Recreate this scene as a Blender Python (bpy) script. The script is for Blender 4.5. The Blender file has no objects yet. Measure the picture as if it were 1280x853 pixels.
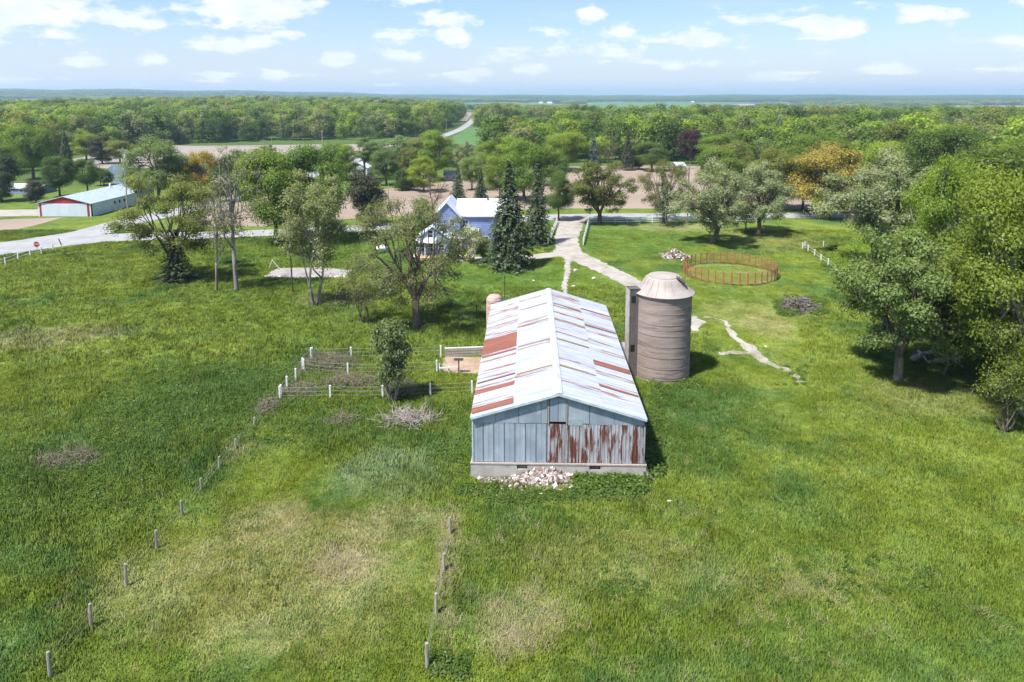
import bpy, bmesh, math, random
import numpy as np
from mathutils import Vector, Matrix
R = math.radians
SC = bpy.context.scene
COL = SC.collection

# ------------------------------------------------------------------ camera
F_PX, PITCH, CAM_H, HORIZON = 880.0, R(8.0), 24.5, 121.0
YC = HORIZON + F_PX * math.tan(PITCH)
CP, SP = math.cos(PITCH), math.sin(PITCH)
cam = bpy.data.cameras.new('camera')
cam.sensor_fit = 'HORIZONTAL'; cam.sensor_width = 36.0
cam.lens = 36.0 * F_PX / 1280.0
cam.shift_y = -(426.5 - YC) / 1280.0
cam.clip_start = 0.5; cam.clip_end = 60000
cam_o = bpy.data.objects.new('camera', cam); COL.objects.link(cam_o)
cam_o.location = (0, 0, CAM_H); cam_o.rotation_euler = (R(90) - PITCH, 0, 0)
SC.camera = cam_o

# ------------------------------------------------------------------ light
SUN_EL, SUN_AZ = R(60), math.atan2(-0.70, -0.62)      # azimuth from +Y towards +X
SUN_POWER, SKY_POWER, EXPOSURE = 3.7, 0.115, 1.18
sun = bpy.data.lights.new('sun', 'SUN'); sun.energy = SUN_POWER; sun.angle = R(3.0); sun.color = (1.0, 0.955, 0.88)
sun_o = bpy.data.objects.new('sun', sun); COL.objects.link(sun_o)
sdir = Vector((math.sin(SUN_AZ) * math.cos(SUN_EL), math.cos(SUN_AZ) * math.cos(SUN_EL), math.sin(SUN_EL)))
sun_o.rotation_euler = sdir.to_track_quat('Z', 'Y').to_euler(); sun_o.location = (0, 0, 200)
SC.view_settings.view_transform = 'Standard'; SC.view_settings.look = 'None'
SC.view_settings.gamma = 1.0; SC.view_settings.use_curve_mapping = False
SC.view_settings.exposure = EXPOSURE
SC.cycles.max_bounces = 5; SC.cycles.diffuse_bounces = 2; SC.cycles.glossy_bounces = 2; SC.cycles.adaptive_threshold = 0.025; SC.cycles.volume_bounces = 1
SC.cycles.transmission_bounces = 4; SC.cycles.use_denoising = True


class NT:
    """small node-tree builder"""
    def __init__(s, tree): s.t = tree; s.n = tree.nodes; s.l = tree.links
    def node(s, typ, **kw):
        nd = s.n.new(typ)
        for k, v in kw.items(): setattr(nd, k, v)
        return nd
    def put(s, sock, v):
        if isinstance(v, bpy.types.NodeSocket): s.l.new(v, sock)
        elif v is not None:
            if sock.type == 'RGBA' and not isinstance(v, (int, float)) and len(v) == 3: v = (*v, 1.0)
            sock.default_value = v
    def math(s, op, a, b=None, c=None, clamp=False):
        nd = s.node('ShaderNodeMath', operation=op, use_clamp=clamp)
        s.put(nd.inputs[0], a)
        if b is not None: s.put(nd.inputs[1], b)
        if c is not None: s.put(nd.inputs[2], c)
        return nd.outputs[0]
    def vmath(s, op, a, b=None):
        nd = s.node('ShaderNodeVectorMath', operation=op); s.put(nd.inputs[0], a)
        if b is not None: s.put(nd.inputs[1], b)
        return nd.outputs['Value'] if op in ('LENGTH', 'DOT_PRODUCT') else nd.outputs[0]
    def mix(s, f, a, b, blend='MIX'):
        nd = s.node('ShaderNodeMix', data_type='RGBA', blend_type=blend)
        s.put(nd.inputs[0], f); s.put(nd.inputs[6], a); s.put(nd.inputs[7], b)
        return nd.outputs[2]
    def noise(s, vec, scale, detail=3, rough=0.5, dist=0.0):
        nd = s.node('ShaderNodeTexNoise')
        if vec is not None: s.l.new(vec, nd.inputs['Vector'])
        nd.inputs['Scale'].default_value = scale; nd.inputs['Detail'].default_value = detail
        nd.inputs['Roughness'].default_value = rough; nd.inputs['Distortion'].default_value = dist
        return nd.outputs[0]
    def ramp(s, v, lo, hi, a=0.0, b=1.0, smooth=True):
        nd = s.node('ShaderNodeMapRange', interpolation_type='SMOOTHSTEP' if smooth else 'LINEAR')
        s.put(nd.inputs[0], v)
        for i, q in zip((1, 2, 3, 4), (lo, hi, a, b)): s.put(nd.inputs[i], q)
        return nd.outputs[0]
    def xyz(s, v):
        nd = s.node('ShaderNodeSeparateXYZ'); s.l.new(v, nd.inputs[0]); return nd.outputs
    def comb(s, x, y, z):
        nd = s.node('ShaderNodeCombineXYZ')
        for i, q in enumerate((x, y, z)): s.put(nd.inputs[i], q)
        return nd.outputs[0]
    def mapping(s, v, scale=(1, 1, 1), rot=(0, 0, 0), loc=(0, 0, 0)):
        nd = s.node('ShaderNodeMapping'); s.l.new(v, nd.inputs[0])
        nd.inputs['Scale'].default_value = scale; nd.inputs['Rotation'].default_value = rot; nd.inputs['Location'].default_value = loc
        return nd.outputs[0]


# ------------------------------------------------------------------ sky
world = bpy.data.worlds.new('World'); SC.world = world; world.use_nodes = True
wt = NT(world.node_tree); wt.n.clear()
sky = wt.node('ShaderNodeTexSky', sky_type='NISHITA', sun_disc=False)
sky.sun_elevation = SUN_EL; sky.sun_rotation = SUN_AZ; sky.altitude = 300; sky.air_density = 1.0; sky.dust_density = 1.2; sky.ozone_density = 1.0
tc = wt.node('ShaderNodeTexCoord').outputs['Generated']
vn = wt.vmath('NORMALIZE', tc)
sx, sy, sz = wt.xyz(vn)
az = wt.math('ARCTAN2', sx, sy); el = wt.math('ARCSINE', sz)
# flat-bottomed cumulus: a noise field in a flat layer plus some placed heaps of cloud
elc = wt.math('MAXIMUM', el, 0.004)
lift = wt.math('ADD', elc, 0.05)
lay = wt.comb(wt.math('DIVIDE', wt.math('SINE', az), lift), wt.math('DIVIDE', wt.math('COSINE', az), lift), 0.0)
ang = wt.comb(az, wt.math('MULTIPLY', el, 2.1), 0.0)
n_big = wt.noise(lay, 0.55, 4, 0.55)
n_puff = wt.noise(ang, 13.0, 7, 0.58)
n_edge = wt.noise(ang, 38.0, 5, 0.6)
field = wt.ramp(n_big, 0.53, 0.75, 0.0, 0.55, False)
heaps = [  # photograph-sky heaps: azimuth deg, elevation deg, half width deg, half height deg, weight
    (-20.0, 7.2, 6.2, 2.2, 1.0), (-20.6, 3.9, 3.6, .75, .8), (-34.5, 6.0, 5.4, 2.3, .95), (-28.2, 5.2, 2.6, .9, .7), (-16.5, 4.6, 2.2, .7, .6),
    (-9.0, 8.0, 4.2, .9, .8), (-8.5, 4.7, 2.2, .8, .7), (-5.0, 6.2, 2.8, .8, .6), (6.2, 6.3, 1.2, .7, .75), (23.8, 5.0, 2.3, .95, 1.0),
    (26.5, 8.2, 3.5, .6, .7), (36.0, 5.9, 2.6, .7, .85), (14.0, 4.4, 5.5, 1.0, .62), (5.0, 3.6, 5.0, .9, .62), (-1.5, 3.2, 2.5, .8, .55),
    (-8.0, 3.1, 2.0, .6, .6), (18.0, 2.6, 4.0, .5, .45), (33.0, 3.6, 6.0, .6, .5), (-35.5, 1.2, 2.5, .5, .5), (-12.0, 1.8, 2.0, .5, .4),
    (-31, 2.2, 1.6, .5, .7), (-26.5, 2.6, 1.2, .6, .8), (-23, 1.5, 1.8, .45, .6), (-18, 1.6, 1.5, .5, .7), (-13.8, 2.9, 1.3, .7, .8), (-10.5, 2.0, 1.6, .5, .7), (-4.5, 4.6, 1.8, .8, .75), (-3, 1.8, 2.0, .6, .7), (1.5, 2.2, 1.8, .6, .7), (3.0, 5.1, 1.6, .6, .7),
    (9, 5.0, 2.4, .8, .75), (12.5, 2.4, 2.0, .6, .65), (17.5, 5.6, 2.4, .7, .75), (20, 1.6, 2.0, .5, .6), (27.5, 2.0, 2.2, .5, .65), (30, 5.6, 2.5, .5, .6), (34, 1.8, 2.2, .5, .65), (60, 9, 9, 2.5, .9), (-65, 10, 9, 2.4, .9)]
hsum = None
dirv = wt.comb(az, el, 0.0)
for a, e, w, h, k in heaps:
    d = wt.vmath('LENGTH', wt.vmath('MULTIPLY', wt.vmath('SUBTRACT', dirv, (R(a), R(e), 0)), (1 / R(w), 1 / R(h), 0)))
    g = wt.math('MULTIPLY_ADD', d, -k, 1.35 * k)
    hsum = g if hsum is None else wt.math('MAXIMUM', hsum, g)
tot = wt.math('ADD', wt.math('MULTIPLY', wt.math('MAXIMUM', hsum, 0.0), 0.62), wt.math('MULTIPLY', field, 0.75))
tot = wt.math('ADD', tot, wt.math('MULTIPLY', wt.math('SUBTRACT', n_puff, 0.5), 1.7))
tot = wt.math('ADD', tot, wt.math('MULTIPLY', wt.math('SUBTRACT', n_edge, 0.5), 0.65))
mask = wt.ramp(tot, 0.17, 0.47, 0.0, 1.0)
veil = wt.ramp(wt.noise(wt.comb(wt.math('MULTIPLY', az, 3.0), wt.math('MULTIPLY', el, 16.0), 0.0), 1.6, 5, 0.55), 0.42, 0.78, 0.0, 0.25)
low = wt.ramp(el, 0.0, 0.11, 0.75, 0.0)
skyc = wt.mix(1.0, sky.outputs[0], (0.585, 0.635, 0.76), 'MULTIPLY')
skyc = wt.mix(wt.math('MAXIMUM', veil, low), skyc, (3.25, 3.5, 3.95))
cl_in = wt.ramp(wt.noise(ang, 22.0, 5, 0.6), 0.3, 0.7, 0.0, 1.0)
cloudc = wt.mix(cl_in, (3.6, 3.9, 4.25), (4.4, 4.45, 4.5))
skyc = wt.mix(wt.math('MULTIPLY', mask, 0.93), skyc, cloudc)
bg = wt.node('ShaderNodeBackground'); wt.l.new(skyc, bg.inputs[0]); bg.inputs[1].default_value = SKY_POWER
wo = wt.node('ShaderNodeOutputWorld'); wt.l.new(bg.outputs[0], wo.inputs[0])

# ------------------------------------------------------------------ pixel <-> place
def ray(px, py):
    u, v = (px - 640) / F_PX, (py - YC) / F_PX
    return u, CP - v * SP, -SP - v * CP
def G(px, py, z=0.0):
    d = ray(px, py); t = (z - CAM_H) / d[2]
    return Vector((d[0] * t, d[1] * t, z))
def at(px, py, Y):
    d = ray(px, py); t = Y / d[1]
    return Vector((d[0] * t, Y, CAM_H + d[2] * t))
def to_px(x, y, z=0.0):
    dep = y * CP - (z - CAM_H) * SP; up = y * SP + (z - CAM_H) * CP
    return 640 + F_PX * x / dep, YC - F_PX * up / dep
def in_poly(px, py, poly):
    px = np.asarray(px); py = np.asarray(py); inside = np.zeros(px.shape, bool); n = len(poly)
    for i in range(n):
        x1, y1 = poly[i]; x2, y2 = poly[(i + 1) % n]
        if y1 == y2: continue
        c = ((y1 > py) != (y2 > py)) & (px < (x2 - x1) * (py - y1) / (y2 - y1) + x1)
        inside ^= c
    return inside

# ------------------------------------------------------------------ object helpers
def tag(o, label=None, cat=None, group=None, kind=None):
    if label: o['label'] = label
    if cat: o['category'] = cat
    if group: o['group'] = group
    if kind: o['kind'] = kind
    return o
def empty(name, loc, rz=0.0, label=None, cat=None, group=None):
    o = bpy.data.objects.new(name, None); COL.objects.link(o)
    o.location = loc; o.rotation_euler = (0, 0, rz); o.empty_display_size = 0.3
    return tag(o, label, cat, group)
def link(name, me, parent=None, mat=None):
    o = bpy.data.objects.new(name, me); COL.objects.link(o)
    if parent: o.parent = parent
    if mat is not None and not me.materials: me.materials.append(mat)
    elif mat is not None and me.materials[0] != mat:
        o.material_slots[0].link = 'OBJECT'; o.material_slots[0].material = mat
    return o
def copy_tree(o, parent=None):
    c = o.copy(); COL.objects.link(c); c.parent = parent
    for ch in o.children: copy_tree(ch, c)
    return c
class MB:
    """collects boxes, tubes, prisms into one mesh"""
    def __init__(s): s.v = []; s.f = []
    def add(s, vs, fs):
        b = len(s.v); s.v += [tuple(q) for q in vs]; s.f += [tuple(i + b for i in f) for f in fs]; return s
    def box(s, x0, x1, y0, y1, z0, z1):
        return s.add([(x0, y0, z0), (x1, y0, z0), (x1, y1, z0), (x0, y1, z0), (x0, y0, z1), (x1, y0, z1), (x1, y1, z1), (x0, y1, z1)],
                     [(0, 3, 2, 1), (4, 5, 6, 7), (0, 1, 5, 4), (1, 2, 6, 5), (2, 3, 7, 6), (3, 0, 4, 7)])
    def bar(s, a, b, w, h=None):
        a = Vector(a); b = Vector(b); h = h or w; d = (b - a).normalized()
        up = Vector((0, 0, 1)) if abs(d.z) < .95 else Vector((0, 1, 0))
        x = d.cross(up).normalized() * w / 2; y = x.cross(d).normalized() * h / 2
        return s.add([a - x - y, a + x - y, a + x + y, a - x + y, b - x - y, b + x - y, b + x + y, b - x + y],
                     [(0, 3, 2, 1), (4, 5, 6, 7), (0, 1, 5, 4), (1, 2, 6, 5), (2, 3, 7, 6), (3, 0, 4, 7)])
    def tube(s, pts, rad, n=6, cap=True):
        pts = [Vector(p) for p in pts]
        if isinstance(rad, (int, float)): rad = [rad] * len(pts)
        vs = []; fs = []
        for i, p in enumerate(pts):
            d = (pts[min(i + 1, len(pts) - 1)] - pts[max(i - 1, 0)])
            d = d.normalized() if d.length > 1e-9 else Vector((0, 0, 1))
            a = Vector((1, 0, 0)) if abs(d.x) < .8 else Vector((0, 1, 0))
            x = d.cross(a).normalized(); y = d.cross(x)
            for k in range(n):
                t = 2 * math.pi * k / n
                vs.append(p + (x * math.cos(t) + y * math.sin(t)) * rad[i])
        for i in range(len(pts) - 1):
            for k in range(n):
                fs.append((i * n + k, i * n + (k + 1) % n, (i + 1) * n + (k + 1) % n, (i + 1) * n + k))
        if cap: fs += [tuple(range(n))[::-1], tuple(range((len(pts) - 1) * n, len(pts) * n))]
        return s.add(vs, fs)
    def lathe(s, prof, n=32, cx=0, cy=0):
        vs = []; fs = []
        for r, z in prof:
            for k in range(n):
                t = 2 * math.pi * k / n; vs.append((cx + r * math.cos(t), cy + r * math.sin(t), z))
        for i in range(len(prof) - 1):
            for k in range(n):
                fs.append((i * n + k, i * n + (k + 1) % n, (i + 1) * n + (k + 1) % n, (i + 1) * n + k))
        return s.add(vs, fs)
    def prism(s, poly, axis, a, b):
        """polygon in the plane across an axis ('x','y','z'), extruded from a to b"""
        n = len(poly)
        def P(q, t): return (t, q[0], q[1]) if axis == 'x' else (q[0], t, q[1]) if axis == 'y' else (q[0], q[1], t)
        vs = [P(q, a) for q in poly] + [P(q, b) for q in poly]
        fs = [tuple(range(n))[::-1], tuple(range(n, 2 * n))] + [(i, (i + 1) % n, n + (i + 1) % n, n + i) for i in range(n)]
        return s.add(vs, fs)
    def mesh(s, name, smooth=False, fix=True):
        me = bpy.data.meshes.new(name); me.from_pydata(s.v, [], s.f)
        if fix:
            bm = bmesh.new(); bm.from_mesh(me); bmesh.ops.recalc_face_normals(bm, faces=bm.faces); bm.to_mesh(me); bm.free()
        if smooth: me.polygons.foreach_set('use_smooth', [True] * len(me.polygons))
        me.update(); return me
    def obj(s, name, mat, parent=None, smooth=False, fix=True):
        return link(name, s.mesh(name, smooth, fix), parent, mat)

# ------------------------------------------------------------------ materials
MATS = {}
def material(name):
    m = bpy.data.materials.new(name); m.use_nodes = True; t = NT(m.node_tree); t.n.clear()
    out = t.node('ShaderNodeOutputMaterial'); MATS[name] = m
    return m, t, out
def principled(t, out, col, rough=.7, metal=0.0, bump=None, bump_d=.02, bump_s=.6, spec=.3):
    b = t.node('ShaderNodeBsdfPrincipled'); t.put(b.inputs['Base Color'], col); t.put(b.inputs['Roughness'], rough)
    t.put(b.inputs['Metallic'], metal); b.inputs['Specular IOR Level'].default_value = spec
    if bump is not None:
        bn = t.node('ShaderNodeBump'); bn.inputs['Distance'].default_value = bump_d; bn.inputs['Strength'].default_value = bump_s
        t.l.new(bump, bn.inputs['Height']); t.l.new(bn.outputs[0], b.inputs['Normal'])
    t.l.new(b.outputs[0], out.inputs[0]); return b
def worn(name, c1, c2, scale=1.5, stretch=(1, 1, 1), rough=.8, metal=0, c3=None, t3=(.6, .75), bump_d=.01, per_obj=.0, spec=.25, detail=6):
    m, t, out = material(name)
    oc = t.node('ShaderNodeTexCoord').outputs['Object']
    rnd = t.node('ShaderNodeObjectInfo').outputs['Random']
    v = t.vmath('ADD', t.mapping(oc, stretch), t.comb(t.math('MULTIPLY', rnd, 37.0), t.math('MULTIPLY', rnd, 71.0), 0.0))
    n1 = t.noise(v, scale, detail, .6)
    col = t.mix(t.ramp(n1, .32, .68), c1, c2)
    if c3 is not None:
        n2 = t.noise(t.vmath('ADD', v, (13.1, 5.2, 3.3)), scale * .8, detail, .62)
        col = t.mix(t.ramp(n2, *t3), col, c3)
    if per_obj:
        col = t.mix(1.0, col, t.comb(*[t.ramp(rnd, 0, 1, 1 - per_obj, 1 + per_obj, False)] * 3), 'MULTIPLY')
    principled(t, out, col, rough, metal, t.noise(v, scale * 9, 4, .6), bump_d, .5, spec)
    return m
M = {}
M['roof'] = worn('galvanised_roof', (.30, .33, .375), (.44, .47, .515), 1.2, (.22, 3.2, 1), .5, .0, (.30, .24, .21), (.60, .76), .004, .07)
M['roof_streak'] = worn('streaked_rusty_roof', (.31, .335, .38), (.43, .455, .50), 1.3, (.30, 5.5, 1), .55, .0, (.22, .11, .085), (.46, .60), .004, .07)
M['roof_rust'] = worn('rust_red_roof', (.20, .075, .055), (.265, .115, .085), 1.0, (.4, 3, 1), .8, 0, (.45, .42, .42), (.66, .80), .004, .08)
M['roof_brown'] = worn('brown_roof_strip', (.20, .14, .08), (.30, .22, .14), 1.6, (.6, 3, 1), .85, 0, (.62, .60, .56), (.60, .75), .004, .1)
M['ridge'] = worn('ridge_metal', (.38, .40, .44), (.50, .52, .56), 2, (1, .4, 1), .5, 0, (.26, .22, .20), (.62, .75), .004)
M['siding'] = worn('galvanised_siding', (.24, .29, .345), (.35, .40, .455), 1.0, (1, 1, .6), .55, .1, (.47, .51, .55), (.60, .78), .004, .07)
M['siding_rust'] = worn('rusty_siding', (.36, .385, .41), (.27, .26, .265), 1.6, (2.2, 2, .38), .75, .0, (.125, .042, .027), (.47, .58), .004, .10)
M['trim'] = worn('blue_grey_trim', (.36, .43, .50), (.48, .55, .62), 2, (1, 1, 1), .5)
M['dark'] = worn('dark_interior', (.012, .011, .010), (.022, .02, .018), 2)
M['concrete'] = worn('old_concrete', (.33, .30, .27), (.43, .40, .37), 1.2, (1, 1, 1.6), .9, 0, (.22, .195, .165), (.62, .78), .012)
M['stave'] = worn('silo_stave_concrete', (.25, .198, .170), (.335, .268, .232), .55, (1, 1, 6), .92, 0, (.17, .138, .122), (.52, .70), .012)
M['hoop'] = worn('silo_hoop', (.17, .135, .115), (.23, .185, .16), 2)
M['dome'] = worn('silo_dome', (.31, .27, .245), (.37, .33, .30), 1.0, (1, 1, 1), .75, 0, (.24, .21, .19), (.62, .8), .006)
M['chute'] = worn('dark_chute', (.085, .075, .07), (.14, .12, .11), 1.4, (1, 1, .5), .85, 0, (.20, .15, .12), (.62, .8), .006)
M['wood_grey'] = worn('weathered_wood', (.22, .19, .16), (.36, .32, .28), 2.5, (6, 6, .6), .9, 0, None, (.6, .7), .006, .1)
M['wood_tan'] = worn('tan_deck_wood', (.45, .30, .17), (.56, .40, .25), 2, (1, 5, 1), .8, 0, None, (.6, .7), .004, .1)
M['white'] = worn('white_paint', (.62, .63, .64), (.68, .69, .70), 2, (1, 1, 1), .5, 0, (.50, .50, .48), (.66, .8), .002)
M['house_blue'] = worn('blue_house_paint', (.19, .25, .44), (.215, .275, .465), .8, (1, 1, 1), .6, 0, None, (.6, .7), .002, .02)
M['white_roof'] = worn('white_metal_roof', (.54, .58, .64), (.60, .64, .69), 1, (1, 1, 1), .5, 0, None, (.6, .7), .002)
M['shed_white'] = worn('white_shed_steel', (.50, .56, .60), (.55, .61, .65), .8, (1, 1, 1), .5, 0, None, (.6, .7), .002)
M['shed_red'] = worn('red_shed_steel', (.30, .025, .035), (.35, .035, .045), .8, (1, 1, 1), .5, 0, None, (.6, .7), .002)
M['shed_roof'] = worn('grey_shed_roof', (.34, .41, .46), (.40, .47, .52), .8, (1, 1, 1), .45, 0, (.38, .43, .47), (.6, .72), .002)
M['grey_roof'] = worn('grey_shingle_roof', (.26, .25, .25), (.34, .33, .33), 2, (1, 1, 1), .9)
M['pen_red'] = worn('red_pen_steel', (.28, .085, .05), (.36, .13, .08), 3, (1, 1, 1), .6)
M['pole'] = worn('utility_pole_wood', (.24, .20, .17), (.36, .31, .27), 2, (6, 6, .5), .9)
M['pole_dark'] = worn('tarred_pole_wood', (.05, .042, .035), (.09, .075, .06), 2, (6, 6, .5), .9)
M['stone'] = worn('field_stone', (.42, .33, .29), (.58, .49, .45), 1.3, (1, 1, 1), .9, 0, (.30, .20, .17), (.58, .72), .02, .0)
M['boulder'] = worn('pale_boulder', (.52, .49, .45), (.66, .62, .57), 2, (1, 1, 1), .9)
M['deadwood'] = worn('bleached_dead_wood', (.24, .20, .18), (.40, .36, .33), 2.2, (1, 1, 1), .9)
M['twig'] = worn('brown_twigs', (.17, .135, .10), (.26, .21, .17), 2.2, (1, 1, 1), .9)
M['bin_rust'] = worn('rusty_pink_bin', (.40, .25, .21), (.52, .38, .34), 1.5, (1, 1, 2), .7, 0, (.26, .12, .09), (.6, .75), .004)
M['sign_red'] = worn('sign_red', (.40, .02, .03), (.44, .03, .04), 1)
M['sign_white'] = worn('sign_white', (.78, .78, .78), (.82, .82, .82), 1)
M['sign_back'] = worn('galvanised_post', (.35, .36, .37), (.45, .46, .47), 2, (1, 1, 1), .5)
M['steel_dark'] = worn('dark_green_steel', (.05, .06, .05), (.08, .085, .07), 2)
M['wire'] = worn('fence_wire', (.20, .20, .18), (.28, .27, .25), 2, (1, 1, 1), .5)
M['bark'] = worn('grey_brown_bark', (.085, .066, .05), (.16, .13, .105), 3, (4, 4, .6), .95, 0, None, (.6, .7), .02)
M['bark_pale'] = worn('pale_bark', (.15, .13, .11), (.25, .225, .20), 3, (3, 3, .6), .95, 0, (.09, .075, .06), (.58, .72), .02)
gm, gt, go = material('window_glass')
principled(gt, go, (.03, .04, .05), .08, 0, spec=.6); M['glass'] = gm

# foliage
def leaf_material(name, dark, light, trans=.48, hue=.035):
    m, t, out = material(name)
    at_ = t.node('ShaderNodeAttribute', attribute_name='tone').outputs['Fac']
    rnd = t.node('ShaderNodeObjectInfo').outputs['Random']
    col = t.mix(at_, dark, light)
    hs = t.node('ShaderNodeHueSaturation'); t.l.new(col, hs.inputs['Color'])
    t.put(hs.inputs['Hue'], t.ramp(rnd, 0, 1, .5 - hue * .25, .5 + hue * .25, False))
    t.put(hs.inputs['Value'], t.ramp(t.math('FRACT', t.math('MULTIPLY', rnd, 7.3)), 0, 1, .82, 1.16, False))
    d = t.node('ShaderNodeBsdfDiffuse'); tr = t.node('ShaderNodeBsdfTranslucent'); gl = t.node('ShaderNodeBsdfGlossy')
    vt = t.node('ShaderNodeVectorTransform', vector_type='NORMAL', convert_from='OBJECT', convert_to='WORLD')
    t.l.new(t.node('ShaderNodeAttribute', attribute_name='outward').outputs['Vector'], vt.inputs[0])
    nn = t.vmath('ADD', t.vmath('MULTIPLY', t.vmath('NORMALIZE', vt.outputs[0]), (.6, .6, .6)), t.vmath('MULTIPLY', t.node('ShaderNodeNewGeometry').outputs['Normal'], (.75, .75, .75)))
    nn = t.vmath('NORMALIZE', t.vmath('ADD', nn, (0, 0, .25)))
    t.l.new(nn, d.inputs['Normal'])
    t.l.new(hs.outputs[0], d.inputs[0]); t.put(tr.inputs[0], t.mix(1.0, hs.outputs[0], (1.5, 1.45, .65), 'MULTIPLY'))
    gl.inputs['Roughness'].default_value = .5; gl.inputs[0].default_value = (.6, .6, .6, 1)
    mx = t.node('ShaderNodeMixShader'); mx.inputs[0].default_value = trans
    t.l.new(d.outputs[0], mx.inputs[1]); t.l.new(tr.outputs[0], mx.inputs[2])
    m2 = t.node('ShaderNodeMixShader'); m2.inputs[0].default_value = .03
    t.l.new(mx.outputs[0], m2.inputs[1]); t.l.new(gl.outputs[0], m2.inputs[2]); t.l.new(m2.outputs[0], out.inputs[0])
    M[name] = m; return m
leaf_material('leaf_green', (0.07, 0.125, 0.022), (0.155, 0.235, 0.05))
leaf_material('leaf_bright', (0.105, 0.175, 0.024), (0.215, 0.31, 0.055))
leaf_material('leaf_fresh', (.115, .170, .045), (.255, .330, .105))
leaf_material('leaf_yellowgreen', (.155, .235, .026), (.30, .40, .060), .52)
leaf_material('leaf_olive', (0.12, 0.145, 0.032), (0.235, 0.26, 0.068))
leaf_material('leaf_grey', (.145, .172, .070), (.275, .305, .140))
leaf_material('leaf_white', (0.15, 0.195, 0.085), (0.37, 0.415, 0.25))
leaf_material('leaf_blossom', (0.195, 0.227, 0.130), (0.728, 0.728, 0.624))
leaf_material('leaf_deep', (0.045, 0.09, 0.018), (0.1, 0.165, 0.034))
leaf_material('leaf_orange', (.20, .165, .030), (.37, .31, .075), .3, .01)
leaf_material('leaf_gold', (.28, .21, .02), (.52, .40, .05), .3, .008)
leaf_material('leaf_maroon', (0.026, 0.010, 0.016), (0.072, 0.023, 0.031), .2, .01)
leaf_material('leaf_silver', (0.105, 0.165, 0.055), (0.215, 0.295, 0.12))
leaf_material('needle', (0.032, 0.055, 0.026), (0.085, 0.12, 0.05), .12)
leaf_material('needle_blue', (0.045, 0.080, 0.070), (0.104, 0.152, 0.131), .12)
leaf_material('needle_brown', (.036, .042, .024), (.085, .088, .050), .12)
leaf_material('weed', (.070, .130, .020), (.150, .225, .042))
leaf_material('straw', (.29, .25, .135), (.44, .39, .25), .3, .01)
leaf_material('scrub', (0.140, 0.135, 0.085), (0.240, 0.220, 0.150), .2, .01)

# meadow colour: one group of nodes shared by the ground and the grass that grows on it
mg = bpy.data.node_groups.new('meadow_colour', 'ShaderNodeTree')
mg.interface.new_socket('Position', in_out='INPUT', socket_type='NodeSocketVector')
mg.interface.new_socket('Color', in_out='OUTPUT', socket_type='NodeSocketColor')
t = NT(mg); gi = t.node('NodeGroupInput'); gout = t.node('NodeGroupOutput'); P = gi.outputs[0]
P2 = t.mapping(P, (1, 1, 0))
wob = t.math('SUBTRACT', t.noise(P2, .11, 5, .62), .5)
wob2 = t.math('SUBTRACT', t.noise(t.mapping(P2, (1, 1, 1), (0, 0, .6)), .55, 4, .6), .5)
GREEN, LUSH, YEL, OLIVE, TAN, PALE, LAWN, DIRT = (.122, .170, .026), (.074, .132, .030), (.172, .212, .030), (.225, .222, .072), (.33, .27, .14), (.19, .245, .105), (.100, .168, .026), (.36, .28, .20)
col = t.mix(t.ramp(t.noise(P2, .06, 4, .55), .35, .65), GREEN, YEL)
col = t.mix(t.ramp(t.noise(t.mapping(P2, (1, 1, 1), (0, 0, 1), (30, 7, 0)), .13, 5, .6), .46, .66), col, LUSH)
PATCH = [  # pixel centre, half size, colour, strength : ovals of differing grass colour
    (330, 735, 230, 105, OLIVE, .85), (560, 770, 110, 70, GREEN, .4), (430, 705, 50, 26, TAN, .60), (335, 650, 60, 28, TAN, .42), (490, 655, 70, 26, TAN, .40), (560, 690, 20, 60, TAN, .35),
    (250, 500, 150, 55, LUSH, .85), (80, 590, 140, 55, LUSH, .75), (120, 640, 200, 45, GREEN, .6), (490, 592, 75, 36, PALE, .65), (430, 540, 60, 30, LUSH, .6),
    (60, 470, 160, 55, YEL, .75), (40, 425, 70, 16, TAN, .38), (120, 415, 60, 10, TAN, .38), (200, 395, 220, 20, YEL, .55), (330, 400, 130, 30, GREEN, .5),
    (925, 512, 120, 34, LUSH, .95), (870, 560, 60, 60, LUSH, .7), (985, 425, 95, 48, YEL, .9), (940, 395, 70, 22, OLIVE, .55), (1020, 520, 110, 30, YEL, .6), (965, 410, 35, 18, TAN, .35),
    (800, 615, 150, 26, YEL, .65), (1080, 700, 220, 90, GREEN, .6), (760, 700, 160, 40, OLIVE, .45), (655, 775, 70, 45, TAN, .30), (1000, 730, 90, 22, OLIVE, .55), (1200, 560, 90, 60, YEL, .5),
    (640, 345, 190, 22, LAWN, .6), (430, 318, 190, 18, LAWN, .6), (790, 300, 90, 22, LAWN, .6), (850, 285, 80, 6, TAN, .35), (960, 300, 70, 16, OLIVE, .5), (420, 375, 50, 9, TAN, .50), (740, 375, 60, 20, YEL, .5),
    (600, 395, 80, 10, LUSH, .6), (910, 338, 50, 10, YEL, .8), (930, 340, 40, 6, TAN, .3), (560, 440, 70, 25, GREEN, .6), (60, 345, 160, 22, YEL, .6), (640, 640, 60, 12, LUSH, .6), (1180, 500, 120, 30, OLIVE, .5)]
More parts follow.
